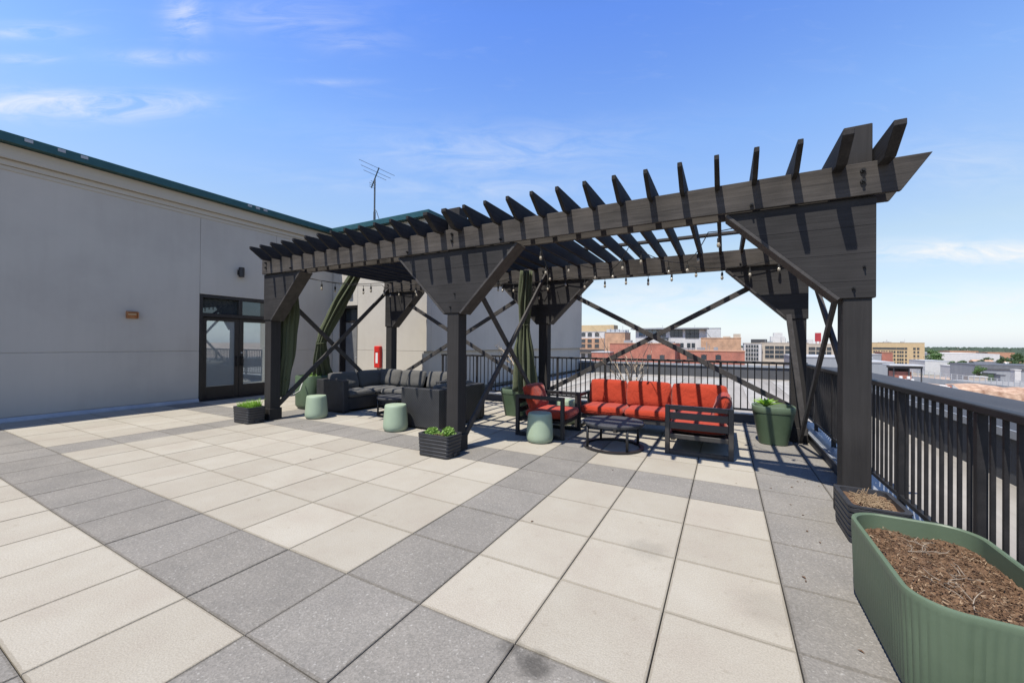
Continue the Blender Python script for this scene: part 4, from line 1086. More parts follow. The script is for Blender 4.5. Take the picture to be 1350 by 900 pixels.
# ------------------------------------------------------------------ red sofa, chair, table
def frame_loop(bm, axis, fixed, a0, a1, z0, z1, w=.055, d=.05, skip_bottom=False):
    """rectangular tube loop in a vertical plane; axis is the horizontal direction of the plane"""
    def bx(a, b_, c, e):
        if axis == 'X': box(bm, a, b_, fixed - d / 2, fixed + d / 2, c, e, .004)
        else: box(bm, fixed - d / 2, fixed + d / 2, a, b_, c, e, .004)
    bx(a0, a0 + w, z0, z1); bx(a1 - w, a1, z0, z1); bx(a0 + w + .0005, a1 - w - .0005, z1 - w, z1)
    if not skip_bottom: bx(a0 + w + .0005, a1 - w - .0005, z0, z0 + w)

sofa = thing('corner_sofa', 'charcoal framed corner sofa with orange red cushions facing the round table', 'sofa', (.45, 4.9, 0))
bm = B(); frame_loop(bm, 'X', 4.02, .80, 1.62, 0, .66, .06, .055)
pan = obj('end_frame', bm, 'alu', sofa)
for z0, z1 in ((.475, .565), (.345, .435), (.215, .275)):
    bm = B(); box(bm, .861, 1.559, 4.005, 4.032, z0, z1, .003); obj('slat', bm, 'alu', pan)
bm = B(); frame_loop(bm, 'Y', -.765, 4.86, 5.62, 0, .60); obj('arm_frame', bm, 'alu', sofa)
bm = B()
box(bm, -.735, 1.6, 4.87, 4.92, .20, .27, .004); box(bm, -.735, 1.6, 5.56, 5.61, .20, .27, .004); box(bm, -.735, .86, 4.93, 5.55, .225, .262)
box(bm, .83, .88, 4.05, 4.865, .20, .27, .004); box(bm, 1.55, 1.6, 4.05, 5.6, .20, .268, .004); box(bm, .882, 1.548, 4.05, 5.55, .226, .261)
for x, y in ((-.1, 4.9), (.8, 4.9), (-.1, 5.58), (.8, 5.58), (1.57, 5.58)): box(bm, x - .025, x + .025, y - .022, y + .022, 0, .199, .003)
obj('seat_frame', bm, 'alu', sofa)
bm = B(); box(bm, -.735, 1.6, 5.585, 5.62, .50, .58, .004); box(bm, -.735, 1.6, 5.585, 5.62, .35, .42, .004); box(bm, 1.585, 1.62, 4.05, 5.583, .50, .58, .004); box(bm, 1.585, 1.62, 4.05, 5.583, .35, .42, .004)
for x in (-.1, .7): box(bm, x - .025, x + .025, 5.621, 5.65, .2, .6, .003)
box(bm, 1.56, 1.615, 5.59, 5.64, 0, .63, .004)
obj('back_frame', bm, 'alu', sofa)
for k, (xa, xb) in enumerate(((-.72, .04), (.045, .80))):
    bm = B(); cushion(bm, xb - xa, .68, .165, MTX(((xa + xb) / 2, 5.17, .345)), .2, k); cu = obj('seat_cushion', bm, 'cush_red', sofa, True); piping(cu, xb - xa, .68, MTX(((xa + xb) / 2, 5.17, .345)), 'cush_red')
bm = B(); cushion(bm, .74, 1.36, .165, MTX((1.19, 4.78, .345)), .2, 5); cu = obj('seat_cushion', bm, 'cush_red', sofa, True); piping(cu, .74, 1.36, MTX((1.19, 4.78, .345)), 'cush_red')
for k, (xa, xb) in enumerate(((-.70, -.02), (-.03, .72), (.72, 1.56))):
    bm = B(); cushion(bm, xb - xa, .46, .19, MTX(((xa + xb) / 2, 5.46, .605), rx=math.radians(76)), .45, 20 + k); cu = obj('back_cushion', bm, 'cush_red', sofa, True); piping(cu, xb - xa, .46, MTX(((xa + xb) / 2, 5.46, .605), rx=math.radians(76)), 'cush_red')
bm = B(); cushion(bm, .44, .78, .2, MTX((1.47, 4.72, .565), ry=math.radians(-72)), .45, 31); cu = obj('back_cushion', bm, 'cush_red', sofa, True); piping(cu, .44, .78, MTX((1.47, 4.72, .565), ry=math.radians(-72)), 'cush_red')

chair = thing('red_armchair', 'black framed armchair with red cushions beside the front green stool', 'armchair', (-1.05, 4.33, 0))
for y in (3.955, 4.735):
    bm = B(); frame_loop(bm, 'X', y, -1.47, -.64, 0, .655, .058, .05); obj('arm_frame', bm, 'alu_dark', chair)
bm = B(); box(bm, -1.44, -1.39, 3.985, 4.705, .22, .28, .003); box(bm, -.72, -.67, 3.985, 4.705, .22, .28, .003); box(bm, -1.388, -.722, 3.985, 4.705, .235, .27); box(bm, -1.465, -1.43, 3.985, 4.705, .5, .59, .003); box(bm, -1.465, -1.43, 3.985, 4.705, .36, .44, .003)
obj('seat_frame', bm, 'alu_dark', chair)
bm = B(); cushion(bm, .74, .69, .16, MTX((-.99, 4.345, .355)), .25, 41); cu = obj('seat_cushion', bm, 'cush_red', chair, True); piping(cu, .74, .69, MTX((-.99, 4.345, .355)), 'cush_red')
bm = B(); cushion(bm, .44, .66, .2, MTX((-1.29, 4.345, .59), ry=math.radians(70)), .45, 42); cu = obj('back_cushion', bm, 'cush_red', chair, True); piping(cu, .44, .66, MTX((-1.29, 4.345, .59), ry=math.radians(70)), 'cush_red')

def ring_table(loc, r, h_, label):
    t = thing('coffee_table', label, 'coffee table', loc, 'round black coffee tables')
    bm = B(); lathe(bm, [(r - .03, h_ - .045), (r - .005, h_ - .043), (r, h_ - .036), (r, h_ - .006), (r - .006, h_), (.001, h_ + .0005)], loc, 56); obj('tabletop', bm, 'tabletop', t, 'auto')
    bm = B(); n = 56
    rings = [[bm.verts.new((loc[0] + q * math.cos(2 * PI * k / n), loc[1] + q * math.sin(2 * PI * k / n), z)) for k in range(n)] for q, z in ((r - .05, .003), (r, .003), (r, .03), (r - .05, .03), (r - .05, .003))]
    for a, b_ in zip(rings, rings[1:]):
        for k in range(n): bm.faces.new((a[k], a[(k + 1) % n], b_[(k + 1) % n], b_[k]))
    obj('base_ring', bm, 'alu_dark', t)
    for k in range(4):
        a = PI * k / 2 + .72; x, y = loc[0] + (r - .028) * math.cos(a), loc[1] + (r - .028) * math.sin(a)
        bm = B(); tube(bm, [(x, y, .031), (x, y, h_ - .046)], .019, 8); obj('leg', bm, 'alu_dark', t, True)
    return t
ring_table((.10, 3.98, 0), .425, .375, 'round black coffee table on a ring base before the red sofa')
ring_table((-4.45, 4.35, 0), .42, .37, 'round black coffee table on a ring base beside the wicker corner sofa')

# wicker loveseats facing each other
def loveseat(name_label, x_arm0, x_arm1, ya, yb2, back_left, zt, pillows):
    cx = (x_arm0 + x_arm1) / 2
    r = thing('wicker_loveseat', name_label, 'sofa', (cx, (ya + yb2) / 2, 0))
    th = .14
    bm = B(); box(bm, x_arm0, x_arm1, ya, ya + th, .03, zt, .012, 2); obj('arm', bm, 'wicker', r)
    bm = B(); box(bm, x_arm0, x_arm1, yb2 - th, yb2, .03, zt, .012, 2); obj('arm', bm, 'wicker', r)
    if back_left: b0, b1, s0, s1 = x_arm0, x_arm0 + th, x_arm0 + th + .001, x_arm1 - .03
    else: b0, b1, s0, s1 = x_arm1 - th, x_arm1, x_arm0 + .03, x_arm1 - th - .001
    bm = B(); box(bm, b0, b1, ya + th + .001, yb2 - th - .001, .03, zt + .001, .012, 2); obj('backrest', bm, 'wicker', r)
    bm = B(); box(bm, s0, s1, ya + th + .001, yb2 - th - .001, .05, .30, .008); obj('seat_base', bm, 'wicker', r)
    bm = B()
    for x in (x_arm0 + .05, x_arm1 - .05):
        for y in (ya + .05, yb2 - .05): box(bm, x - .025, x + .025, y - .025, y + .025, 0, .03)
    obj('foot', bm, 'pot_black', r)
    yy0, yy1 = ya + th + .01, yb2 - th - .01; ymid = (yy0 + yy1) / 2
    for a, b_ in ((yy0, ymid - .003), (ymid + .003, yy1)):
        bm = B(); cushion(bm, s1 - s0 + .03, b_ - a, .15, MTX(((s0 + s1) / 2, (a + b_) / 2, .37)), .2, int(a * 10)); cu = obj('seat_cushion', bm, 'cush_grey', r, True); piping(cu, s1 - s0 + .03, b_ - a, MTX(((s0 + s1) / 2, (a + b_) / 2, .37)), 'cush_grey')
    sg = 1 if back_left else -1; xb = (b1 + .12) if back_left else (b0 - .12)
    for k, (a, b_) in enumerate(((yy0, ymid - .004), (ymid + .004, yy1))):
        bm = B(); cushion(bm, pillows, b_ - a, .19, MTX((xb, (a + b_) / 2, .43 + pillows / 2 * .93), ry=sg * math.radians(70)), .42, 50 + k + int(back_left) * 7); cu = obj('back_cushion', bm, 'cush_grey', r, True); piping(cu, pillows, b_ - a, MTX((xb, (a + b_) / 2, .43 + pillows / 2 * .93), ry=sg * math.radians(70)), 'cush_grey')
    return r
loveseat('black wicker loveseat with grey cushions behind the middle post', -3.50, -2.66, 3.46, 4.88, False, .695, .34)
sec = thing('wicker_corner_sofa', 'black wicker corner sofa with grey cushions before the sunlit back wall', 'sofa', (-5.2, 4.7, 0))
X0, X1, XE, Y0, Y1, th = -6.27, -5.40, -3.62, 3.78, 5.60, .13
bm = B(); box(bm, X0, X1, Y0, Y0 + th, .03, .68, .012, 2); obj('arm', bm, 'wicker', sec)
bm = B(); box(bm, XE - th, XE, Y1 - .9, Y1, .03, .68, .012, 2); obj('arm', bm, 'wicker', sec)
bm = B(); box(bm, X0, X0 + th, Y0 + th + .001, Y1 - .001, .03, .681, .012, 2); obj('backrest', bm, 'wicker', sec)
bm = B(); box(bm, X0 + th + .001, XE - th - .001, Y1 - th, Y1, .03, .682, .012, 2); obj('backrest', bm, 'wicker', sec)
bm = B(); box(bm, X0 + th + .001, X1 - .03, Y0 + th + .001, Y1 - th - .001, .05, .30, .008); obj('seat_base', bm, 'wicker', sec)
bm = B(); box(bm, X1 - .028, XE - th - .001, Y1 - .88, Y1 - th - .002, .05, .299, .008); obj('seat_base', bm, 'wicker', sec)
bm = B()
for x, y in ((X0 + .06, Y0 + .06), (X1 - .06, Y0 + .06), (X0 + .06, Y1 - .06), (XE - .06, Y1 - .06), (XE - .06, Y1 - .84)): box(bm, x - .025, x + .025, y - .025, y + .025, 0, .03)
obj('foot', bm, 'pot_black', sec)
for k, (xa, xb, ya, yb3) in enumerate(((X0 + th + .01, X1, Y0 + th + .01, 4.68), (X0 + th + .01, X1, 4.69, Y1 - th - .01), (X1 + .01, -4.58, 4.72, Y1 - th - .01), (-4.57, XE - th - .01, 4.72, Y1 - th - .01))):
    bm = B(); cushion(bm, xb - xa, yb3 - ya, .15, MTX(((xa + xb) / 2, (ya + yb3) / 2, .37)), .2, 60 + k); cu = obj('seat_cushion', bm, 'cush_grey', sec, True); piping(cu, xb - xa, yb3 - ya, MTX(((xa + xb) / 2, (ya + yb3) / 2, .37)), 'cush_grey')
bm = B(); cushion(bm, .40, .74, .19, MTX((X0 + th + .11, 4.29, .615), ry=math.radians(70)), .42, 70); cu = obj('back_cushion', bm, 'cush_grey', sec, True); piping(cu, .40, .74, MTX((X0 + th + .11, 4.29, .615), ry=math.radians(70)), 'cush_grey')
bm = B(); cushion(bm, .40, .74, .19, MTX((X0 + th + .11, 5.05, .615), ry=math.radians(70)), .42, 71); cu = obj('back_cushion', bm, 'cush_grey', sec, True); piping(cu, .40, .74, MTX((X0 + th + .11, 5.05, .615), ry=math.radians(70)), 'cush_grey')
for k, xc in enumerate((-5.72, -4.98, -4.15)):
    bm = B(); cushion(bm, .74, .40, .19, MTX((xc, Y1 - th - .10, .63), rx=math.radians(72)), .42, 73 + k); cu = obj('back_cushion', bm, 'cush_grey', sec, True); piping(cu, .74, .40, MTX((xc, Y1 - th - .10, .63), rx=math.radians(72)), 'cush_grey')
# ------------------------------------------------------------------ the city beyond
GZ = -20.
bm = B()
vs = [bm.verts.new((x, y, GZ)) for x, y in ((-7000, -3000), (7000, -3000), (7000, 9000), (-7000, 9000))]; bm.faces.new(vs)
tag(obj('ground', bm, 'ground'), 'city ground of lots, dust and scrub far below the terrace', 'ground', kind='structure')

def building(name, label, u0, u1, vt, dep, depth_m, mat, roofmat='c_greyroof', z0=GZ, group=None, parapet=.6):
    """box building facing the terrace: its front spans photo columns u0..u1 at the given distance"""
    um = (u0 + u1) / 2; c = at_depth(um, vt, dep); y = c.y; zt = c.z
    xa = at_y(u0, vt, y).x; xb = at_y(u1, vt, y).x
    r = thing(name, label, 'building', ((xa + xb) / 2, y, z0), group)
    bm = B(); box(bm, xa, xb, y, y + depth_m, z0, zt - .35); obj('wall', bm, mat, r)
    bm = B(); box(bm, xa - .15, xb + .15, y - .15, y + depth_m + .15, zt - .349, zt); obj('roof', bm, roofmat, r)
    return dict(root=r, xa=xa, xb=xb, y=y, zt=zt, d=depth_m, dep=dep)

def win(bd, xs_, zs, w, hh, mat='city_pane', frame='c_dark', sill=False, arch=False):
    """a window per position; all share one mesh of pane and one of frame"""
    first = None
    for x in xs_:
        for z in zs:
            if first is None:
                y = bd['y']; bm = B()
                if arch:
                    pts = [(x - w / 2, z - hh / 2), (x + w / 2, z - hh / 2)] + [(x + w / 2 * math.cos(a), z + hh / 2 - w * .3 + w * .3 * math.sin(a)) for a in [PI * k / 8 for k in range(9)]]
                    prism(bm, pts, y - .06, y - .02, 'Y')
                else: box(bm, x - w / 2, x + w / 2, y - .06, y - .02, z - hh / 2, z + hh / 2)
                first = obj('window', bm, mat, bd['root']); x0, z0_ = x, z
                bm = B(); f_ = .09
                box(bm, x - w / 2 - f_, x - w / 2, y - .16, y - .015, z - hh / 2 - f_, z + hh / 2 + f_); box(bm, x + w / 2, x + w / 2 + f_, y - .16, y - .015, z - hh / 2 - f_, z + hh / 2 + f_)
                if not arch: box(bm, x - w / 2 + .001, x + w / 2 - .001, y - .16, y - .015, z + hh / 2, z + hh / 2 + f_)
                box(bm, x - w / 2 - .1, x + w / 2 + .1, y - .25, y - .161, z - hh / 2 - .12, z - hh / 2 + .0)
                obj('frame', bm, frame, first)
            else: dup_part(first, (x - x0, 0, z - z0_))
def lin(a, b_, n): return [a + (b_ - a) * (k + .5) / n for k in range(n)]
def zpx(bd, v): return at_y(675, v, bd['y']).z if False else CAM.z - (v - 454.) / F * bd['dep']
def xpx(bd, u): return at_y(u, 455, bd['y']).x

# hotel with pale upper band
b1 = building('hotel', 'white and brick hotel block at the left end of the skyline', 735, 797, 437, 260, 18, 'c_white')
zb0, zb1 = zpx(b1, 461), zpx(b1, 446.5)
bm = B(); box(bm, b1['xa'] + .1, b1['xb'] - .1, b1['y'] - .3, b1['y'] - .005, zb0, zb1); o = obj('brick_band', bm, 'c_brown', b1['root']); 
b1b = dict(b1); b1b['y'] = b1['y'] - .3
xsw = [xpx(b1, u) for u in (740, 748, 756, 769, 777.5, 787)]
win(b1, xsw, [zpx(b1, 441.5)], 2.6, 2.6, arch=True); win(b1b, xsw, [zpx(b1, 450), zpx(b1, 456.5)], 2.6, 2.0)
bm = B(); box(bm, b1['xa'], b1['xb'], b1['y'] - 2.2, b1['y'] - .305, zpx(b1, 464.5), zpx(b1, 461.4)); obj('balcony', bm, 'c_dark', b1['root'])
bm = B(); box(bm, xpx(b1, 740), xpx(b1, 806), b1['y'] + 6, b1['y'] + 17, b1['zt'] + .005, zpx(b1, 429)); obj('roof_house', bm, 'c_tan', b1['root'])
win(b1, xsw, [zpx(b1, 469)], 2.4, 2.2)
b2 = building('brown_block', 'plain brown brick block beside the white hotel', 797.5, 824, 437.5, 215, 14, 'c_brown')
bm = B()
for u in (800, 806, 812): box(bm, xpx(b2, u) - 1., xpx(b2, u) + 1., b2['y'] + 3, b2['y'] + 5, b2['zt'] + .004, b2['zt'] + 1.6)
obj('roof_unit', bm, 'c_greyroof', b2['root'])
# modern glass and white block
b3 = building('modern_block', 'modern white block with dark window grid and flat overhanging roof', 838, 930, 434, 235, 22, 'c_white', 'c_darkroof')
bm = B(); box(bm, b3['xa'] - 2.5, b3['xb'] + 1.5, b3['y'] - 2.5, b3['y'] + 10, b3['zt'] + .01, b3['zt'] + .8); obj('roof_overhang', bm, 'c_grey', b3['root'])
win(b3, [xpx(b3, u) for u in (845, 851, 857, 863)], [zpx(b3, 438.5)], 2.2, 3.8, 'city_pane_blue')
win(b3, [xpx(b3, u) for u in (869, 875, 886, 891.5, 897)], [zpx(b3, 439)], 2.1, 4.4)
win(b3, [xpx(b3, u) for u in (906.5, 912.5, 918.5)], [zpx(b3, 437), zpx(b3, 443)], 2.2, 2.4)
win(b3, [xpx(b3, u) for u in (893, 899, 908, 914)], [zpx(b3, 455)], 1.7, 2.6)
win(b3, [xpx(b3, u) for u in (877, )], [zpx(b3, 447)], 3.6, 1.6)
bm = B(); prism(bm, [(b3['xb'] - .5, b3['zt']), (b3['xb'] + 3.2, zpx(b3, 446)), (b3['xb'] + 3.0, zpx(b3, 446)), (b3['xb'] - .8, b3['zt'])], b3['y'] - 2, b3['y'] - .1, 'Y'); obj('brace', bm, 'c_dark', b3['root'])
b3c = building('white_block', 'small plain white block right of the modern glazed block', 931, 950, 432, 250, 14, 'c_white')
b4 = building('brown_block', 'long brown brick block with rooftop shed on its right end', 924, 977, 445, 205, 16, 'c_brown', 'c_brown')
bm = B(); box(bm, xpx(b4, 967), xpx(b4, 976.5), b4['y'] + 1, b4['y'] + 6, b4['zt'] + .003, zpx(b4, 439.5)); box(bm, xpx(b4, 953), xpx(b4, 963), b4['y'] + 2, b4['y'] + 5, b4['zt'] + .003, zpx(b4, 442.5)); obj('roof_shed', bm, 'c_tan2', b4['root'])
# red brick sheds in front
b5 = building('brick_warehouse', 'tall red brick warehouse end in front of the modern block', 804, 890, 452, 160, 20, 'c_brick', 'c_terra')
win(b5, [xpx(b5, u) for u in (856, 873)], [zpx(b5, 470)], 1.6, 1.7, arch=True)
b5l = building('brick_annex', 'low red brick annex at the left of the brick warehouse', 780, 803.7, 463.5, 162, 16, 'c_brick', 'c_greyroof')
b6 = building('brick_warehouse', 'long low red brick warehouse with arched windows', 890.5, 982, 462, 158, 20, 'c_brick', 'c_terra')
win(b6, [xpx(b6, u) for u in (909, 928, 947)], [zpx(b6, 470)], 1.8, 2.0, arch=True)
# pale columned building
b7 = building('columned_building', 'pale building with tall narrow columns right of the brick warehouse', 981, 1004, 452, 220, 16, 'c_white', 'c_tan2')
win(b7, [xpx(b7, u) for u in (984.5, 988, 991.5, 995, 998.5)], [zpx(b7, 455.5), zpx(b7, 461), zpx(b7, 466.5), zpx(b7, 472)], .8, 1.5)
b8 = building('sand_building', 'sand coloured building with paired dark windows left of the far right post', 1004.3, 1066, 451.5, 215, 20, 'c_tan2', 'c_tan2')
win(b8, [xpx(b8, u) for u in (1011.5, 1017.5, 1024.5, 1030.5, 1038, 1044, 1052, 1058)], [zpx(b8, 457), zpx(b8, 463), zpx(b8, 469)], 1.8, 1.6)
bm = B(); box(bm, xpx(b8, 1017), xpx(b8, 1036), b8['y'] + 4, b8['y'] + 9, b8['zt'] + .003, zpx(b8, 442)); box(bm, xpx(b8, 1021), xpx(b8, 1033), b8['y'] + 4.5, b8['y'] + 8, zpx(b8, 442) + .01, zpx(b8, 437)); obj('roof_tower', bm, 'c_white', b8['root'])
bm = B(); box(bm, xpx(b8, 992), xpx(b8, 1014), b8['y'] + 12, b8['y'] + 16, b8['zt'] - 3, zpx(b8, 445.5)); obj('roof_plant', bm, 'c_dark', b8['root'])
b9 = building('sand_building', 'sand building with red rooftop sign seen between the two right posts', 1062, 1112, 453, 240, 18, 'c_tan2', 'c_tan2')
win(b9, [xpx(b9, u) for u in (1066, 1072, 1079, 1086, 1093)], [zpx(b9, 458), zpx(b9, 464)], 2.0, 1.8)
bm = B(); box(bm, xpx(b9, 1065), xpx(b9, 1073), b9['y'] + 2, b9['y'] + 6, b9['zt'] + .003, zpx(b9, 446)); obj('roof_plant', bm, 'c_white', b9['root'])
bm = B(); box(bm, xpx(b9, 1075), xpx(b9, 1083), b9['y'] + 1, b9['y'] + 1.8, b9['zt'] + 1.4, zpx(b9, 437)); box(bm, xpx(b9, 1076), xpx(b9, 1077), b9['y'] + 1.1, b9['y'] + 1.5, b9['zt'], b9['zt'] + 1.39); box(bm, xpx(b9, 1081), xpx(b9, 1082), b9['y'] + 1.1, b9['y'] + 1.5, b9['zt'], b9['zt'] + 1.39); obj('sign_board', bm, 'sign_red', b9['root'])
b10 = building('grey_shed', 'low pale grey metal roofed shed seen between the two right posts', 1050, 1150, 470, 120, 30, 'c_grey', 'c_greyroof')
# right of the near post
b11 = building('tan_building', 'tall tan building with rows of small windows right of the near post', 1138, 1219, 451.5, 380, 40, 'c_tan', 'c_tan')
zs = [zpx(b11, v + 1.2) for v in (460.4, 465.3, 470.3, 474.8)]
win(b11, [xpx(b11, u) for u in (1152.5, 1155.5, 1158.8, 1162.6, 1165.6, 1168.9, 1173, 1176, 1179.3, 1183.8, 1187, 1190, 1194.4, 1205.5, 1210.5)], zs, 1.15, 1.9)
win(b11, [xpx(b11, u) for u in (1155.5, 1165.7, 1176, 1187)], [zpx(b11, 457)], 5.6, 1.7); win(b11, [xpx(b11, u) for u in (1194.4, 1205.5, 1210.5)], [zpx(b11, 457)], 1.6, 1.8)
b12 = building('brick_block', 'small red brick cube in front of the tan building', 1162.5, 1177, 464, 190, 10, 'c_brick', 'c_terra')
b13 = building('grey_shed', 'small blue grey shed left of the red brick cube', 1140, 1162, 466.5, 185, 10, 'c_grey', 'c_greyroof')
b14 = building('flat_roofed_hall', 'flat pale roofed grey hall just beyond the coping', 1136, 1178, 476.5, 105, 30, 'c_grey', 'c_greyroof')
# rooftop kiosk on the next roof
kc = at_depth(1196, 484, 52)
ks = thing('rooftop_pavilion', 'small open pavilion with pale flat roof and dark counter beyond the coping', 'pavilion', (kc.x, kc.y, -3.4))
bm = B(); box(bm, kc.x - 1.75, kc.x + 1.75, kc.y, kc.y + 3, -1.15, -.95, .03); obj('roof', bm, 'c_greyroof', ks)
bm = B(); box(bm, kc.x - 1.3, kc.x + 1.6, kc.y + .3, kc.y + 2.8, -1.45, -1.16); obj('fascia', bm, 'c_dark', ks)
for x in (-1.2, .3, 1.5):
    bm = B(); box(bm, kc.x + x - .06, kc.x + x + .06, kc.y + .35, kc.y + .47, -3.4, -1.46); obj('column', bm, 'c_dark', ks)
bm = B(); box(bm, kc.x - 1.2, kc.x + .6, kc.y + .6, kc.y + 2.4, -3.4, -1.9); obj('counter', bm, 'c_brick', ks)
bm = B(); box(bm, kc.x - 1.25, kc.x + .9, kc.y + 2.3, kc.y + 2.5, -3.4, -1.46); obj('back_wall', bm, 'c_dark', ks)
rnd = random.Random(77)
for k in range(5):
    bm = B(); x = kc.x - 1.0 + k * .38; z = -3.0 + (k % 2) * .35; box(bm, x - .15, x + .15, kc.y - .1, kc.y + .2, z - .18, z + .18, .03)
    tag(obj('crate', bm, 'white', loc=(x, kc.y, z - .18)), 'white crate stacked before the rooftop pavilion', 'crate', 'white crates at the rooftop pavilion')
# low terrace roof beneath the pavilion
bm = B(); c = at_depth(1200, 480, 45); box(bm, c.x - 3.2, c.x + 2.6, c.y + 2, c.y + 16, GZ, -3.41)
tag(obj('annex_roof', bm, 'c_greyroof'), 'lower grey roof carrying the open pavilion beyond the coping', 'building')
# right hand low city
b15 = building('white_warehouse', 'white windowless warehouse right of the tan building', 1219.5, 1253, 475.5, 300, 30, 'c_white', 'c_greyroof')
b16 = building('white_warehouse', 'long white roofed warehouse in front of the far tree line', 1238, 1318, 466, 470, 90, 'c_white', 'c_white')
b17 = building('grey_warehouse', 'wide blue grey metal warehouse at the right edge of the skyline', 1286, 1400, 481.5, 225, 30, 'c_grey', 'c_darkroof')
bm = B(); prism(bm, [(b17['y'] - .6, b17['zt'] - 2.2), (b17['y'] - .6, b17['zt'] - 2.6), (b17['y'] - .01, b17['zt'] - 2.6), (b17['y'] - .01, b17['zt'] - .4), (b17['y'] - .2, b17['zt'] - .4)], b17['xa'] - .3, b17['xb'] + .3, 'X'); obj('eave', bm, 'c_darkroof', b17['root'])
b18 = building('low_white_house', 'low white building with small dark windows between the warehouses', 1253.5, 1278, 482, 270, 15, 'c_white', 'c_white')
win(b18, [xpx(b18, u) for u in (1258, 1262, 1268, 1273)], [zpx(b18, 485)], 1.2, 1.0)
b19 = building('terracotta_house', 'long terracotta roofed building before the tree line', 1302, 1338, 464.5, 560, 30, 'c_terra', 'c_terra')
b20 = building('brick_row', 'long low brown roofed building far at the horizon', 1252, 1290, 462.5, 640, 40, 'c_brown', 'c_terra')
b21 = building('small_white_tower', 'slender white hut on legs before the grey warehouse', 1338, 1346, 487, 170, 3, 'c_white', 'c_white', z0=-16)
b22 = building('dark_container', 'dark green container standing before the grey warehouse', 1303, 1313, 491.5, 185, 5, 'pot_green', 'c_darkroof')
b23 = building('dark_container', 'blue grey container right of the dark green container', 1319, 1325.5, 494, 180, 5, 'c_grey', 'c_darkroof')
b24 = building('cream_trailer', 'long cream trailer parked before the grey warehouse', 1277, 1302, 496, 175, 4, 'c_tan2', 'c_white', z0=-17.2)
# elevated pale parapet street wall
c0 = at_depth(1256, 500.5, 120); bm = B(); box(bm, c0.x, c0.x + 70, c0.y, c0.y + .6, GZ, c0.z)
tag(obj('street_wall', bm, 'c_greyroof'), 'long pale street wall beyond the coping at right', 'wall')
c1 = at_depth(1285, 509.5, 78); bm = B(); vs = {}
rr_ = random.Random(3)
for i in range(61):
    for j in range(9):
        vs[i, j] = bm.verts.new((c1.x - 2 + i * .9, c1.y + j * .9, c1.z - .9 + .9 * math.sin(PI * min(j, 4) / 8) - .12 * max(0, j - 5) + rr_.uniform(-.16, .16) + .25 * math.sin(i * .5)))
for i in range(60):
    for j in range(8): bm.faces.new((vs[i, j], vs[i + 1, j], vs[i + 1, j + 1], vs[i, j + 1]))
front = [vs[i, 0] for i in range(61)]; low = [bm.verts.new((v.co.x, v.co.y - 2, GZ)) for v in front]
for i in range(60): bm.faces.new((front[i], front[i + 1], low[i + 1], low[i]))
tag(obj('rubble_bank', bm, 'rubble'), 'bank of orange brick rubble just past the coping at right', 'rubble', kind='stuff')
# pale guard fence along the far street
fa, fb = at_depth(1203, 488, 88), at_depth(1400, 507.5, 84)
fence_ = thing('street_fence', 'long pale guard fence running past the open pavilion beyond the coping', 'fence', (fa.x, fa.y, fa.z - 1.2))
bm = B()
for dz in (0, -.45, -.9): bar(bm, fa + Vector((0, 0, dz)), fb + Vector((0, 0, dz)), .07, .09)
obj('rail', bm, 'c_greyroof', fence_)
n_ = 26; pb = None
for k in range(n_ + 1):
    c = fa.lerp(fb, k / n_)
    if pb is None:
        bm = B(); box(bm, c.x - .06, c.x + .06, c.y - .06, c.y + .06, c.z - 1.3, c.z + .08); pb = obj('post', bm, 'c_greyroof', fence_); c0_ = c
    else: dup_part(pb, c - c0_)
bm = B(); bar(bm, fa - Vector((0, 0, 1.9)), fb - Vector((0, 0, 1.9)), .5, 1.2); obj('base_wall', bm, 'c_grey', fence_)
rnd = random.Random(12)
# parked vehicles seen as tiny blocks in the yard
for k in range(30):
    u = 1220 + k * 4.3 + rnd.uniform(-2, 2); dep = rnd.uniform(140, 220); c = at_depth(u, 490, dep); col = rnd.choice(['white', 'c_grey', 'c_dark', 'c_brick'])
    r = thing('parked_car', 'tiny parked car in the dusty yard beyond the coping', 'car', (c.x, c.y, GZ), 'tiny parked cars in the dusty yard')
    bm = B(); prism(bm, [(-2.1, .35), (2.1, .35), (2.15, .85), (1.3, .95), (.8, 1.45), (-1., 1.45), (-1.6, .95), (-2.15, .85)], -.85, .85, 'Y', .05); obj('body', bm, col, r, local=True)
    bm = B()
    for x in (-1.3, 1.3):
        for s in (-.8, .62): tube(bm, [(x, s, .33), (x, s + .18, .33)], .33, 10)
    obj('wheel', bm, 'c_dark', r, local=True)

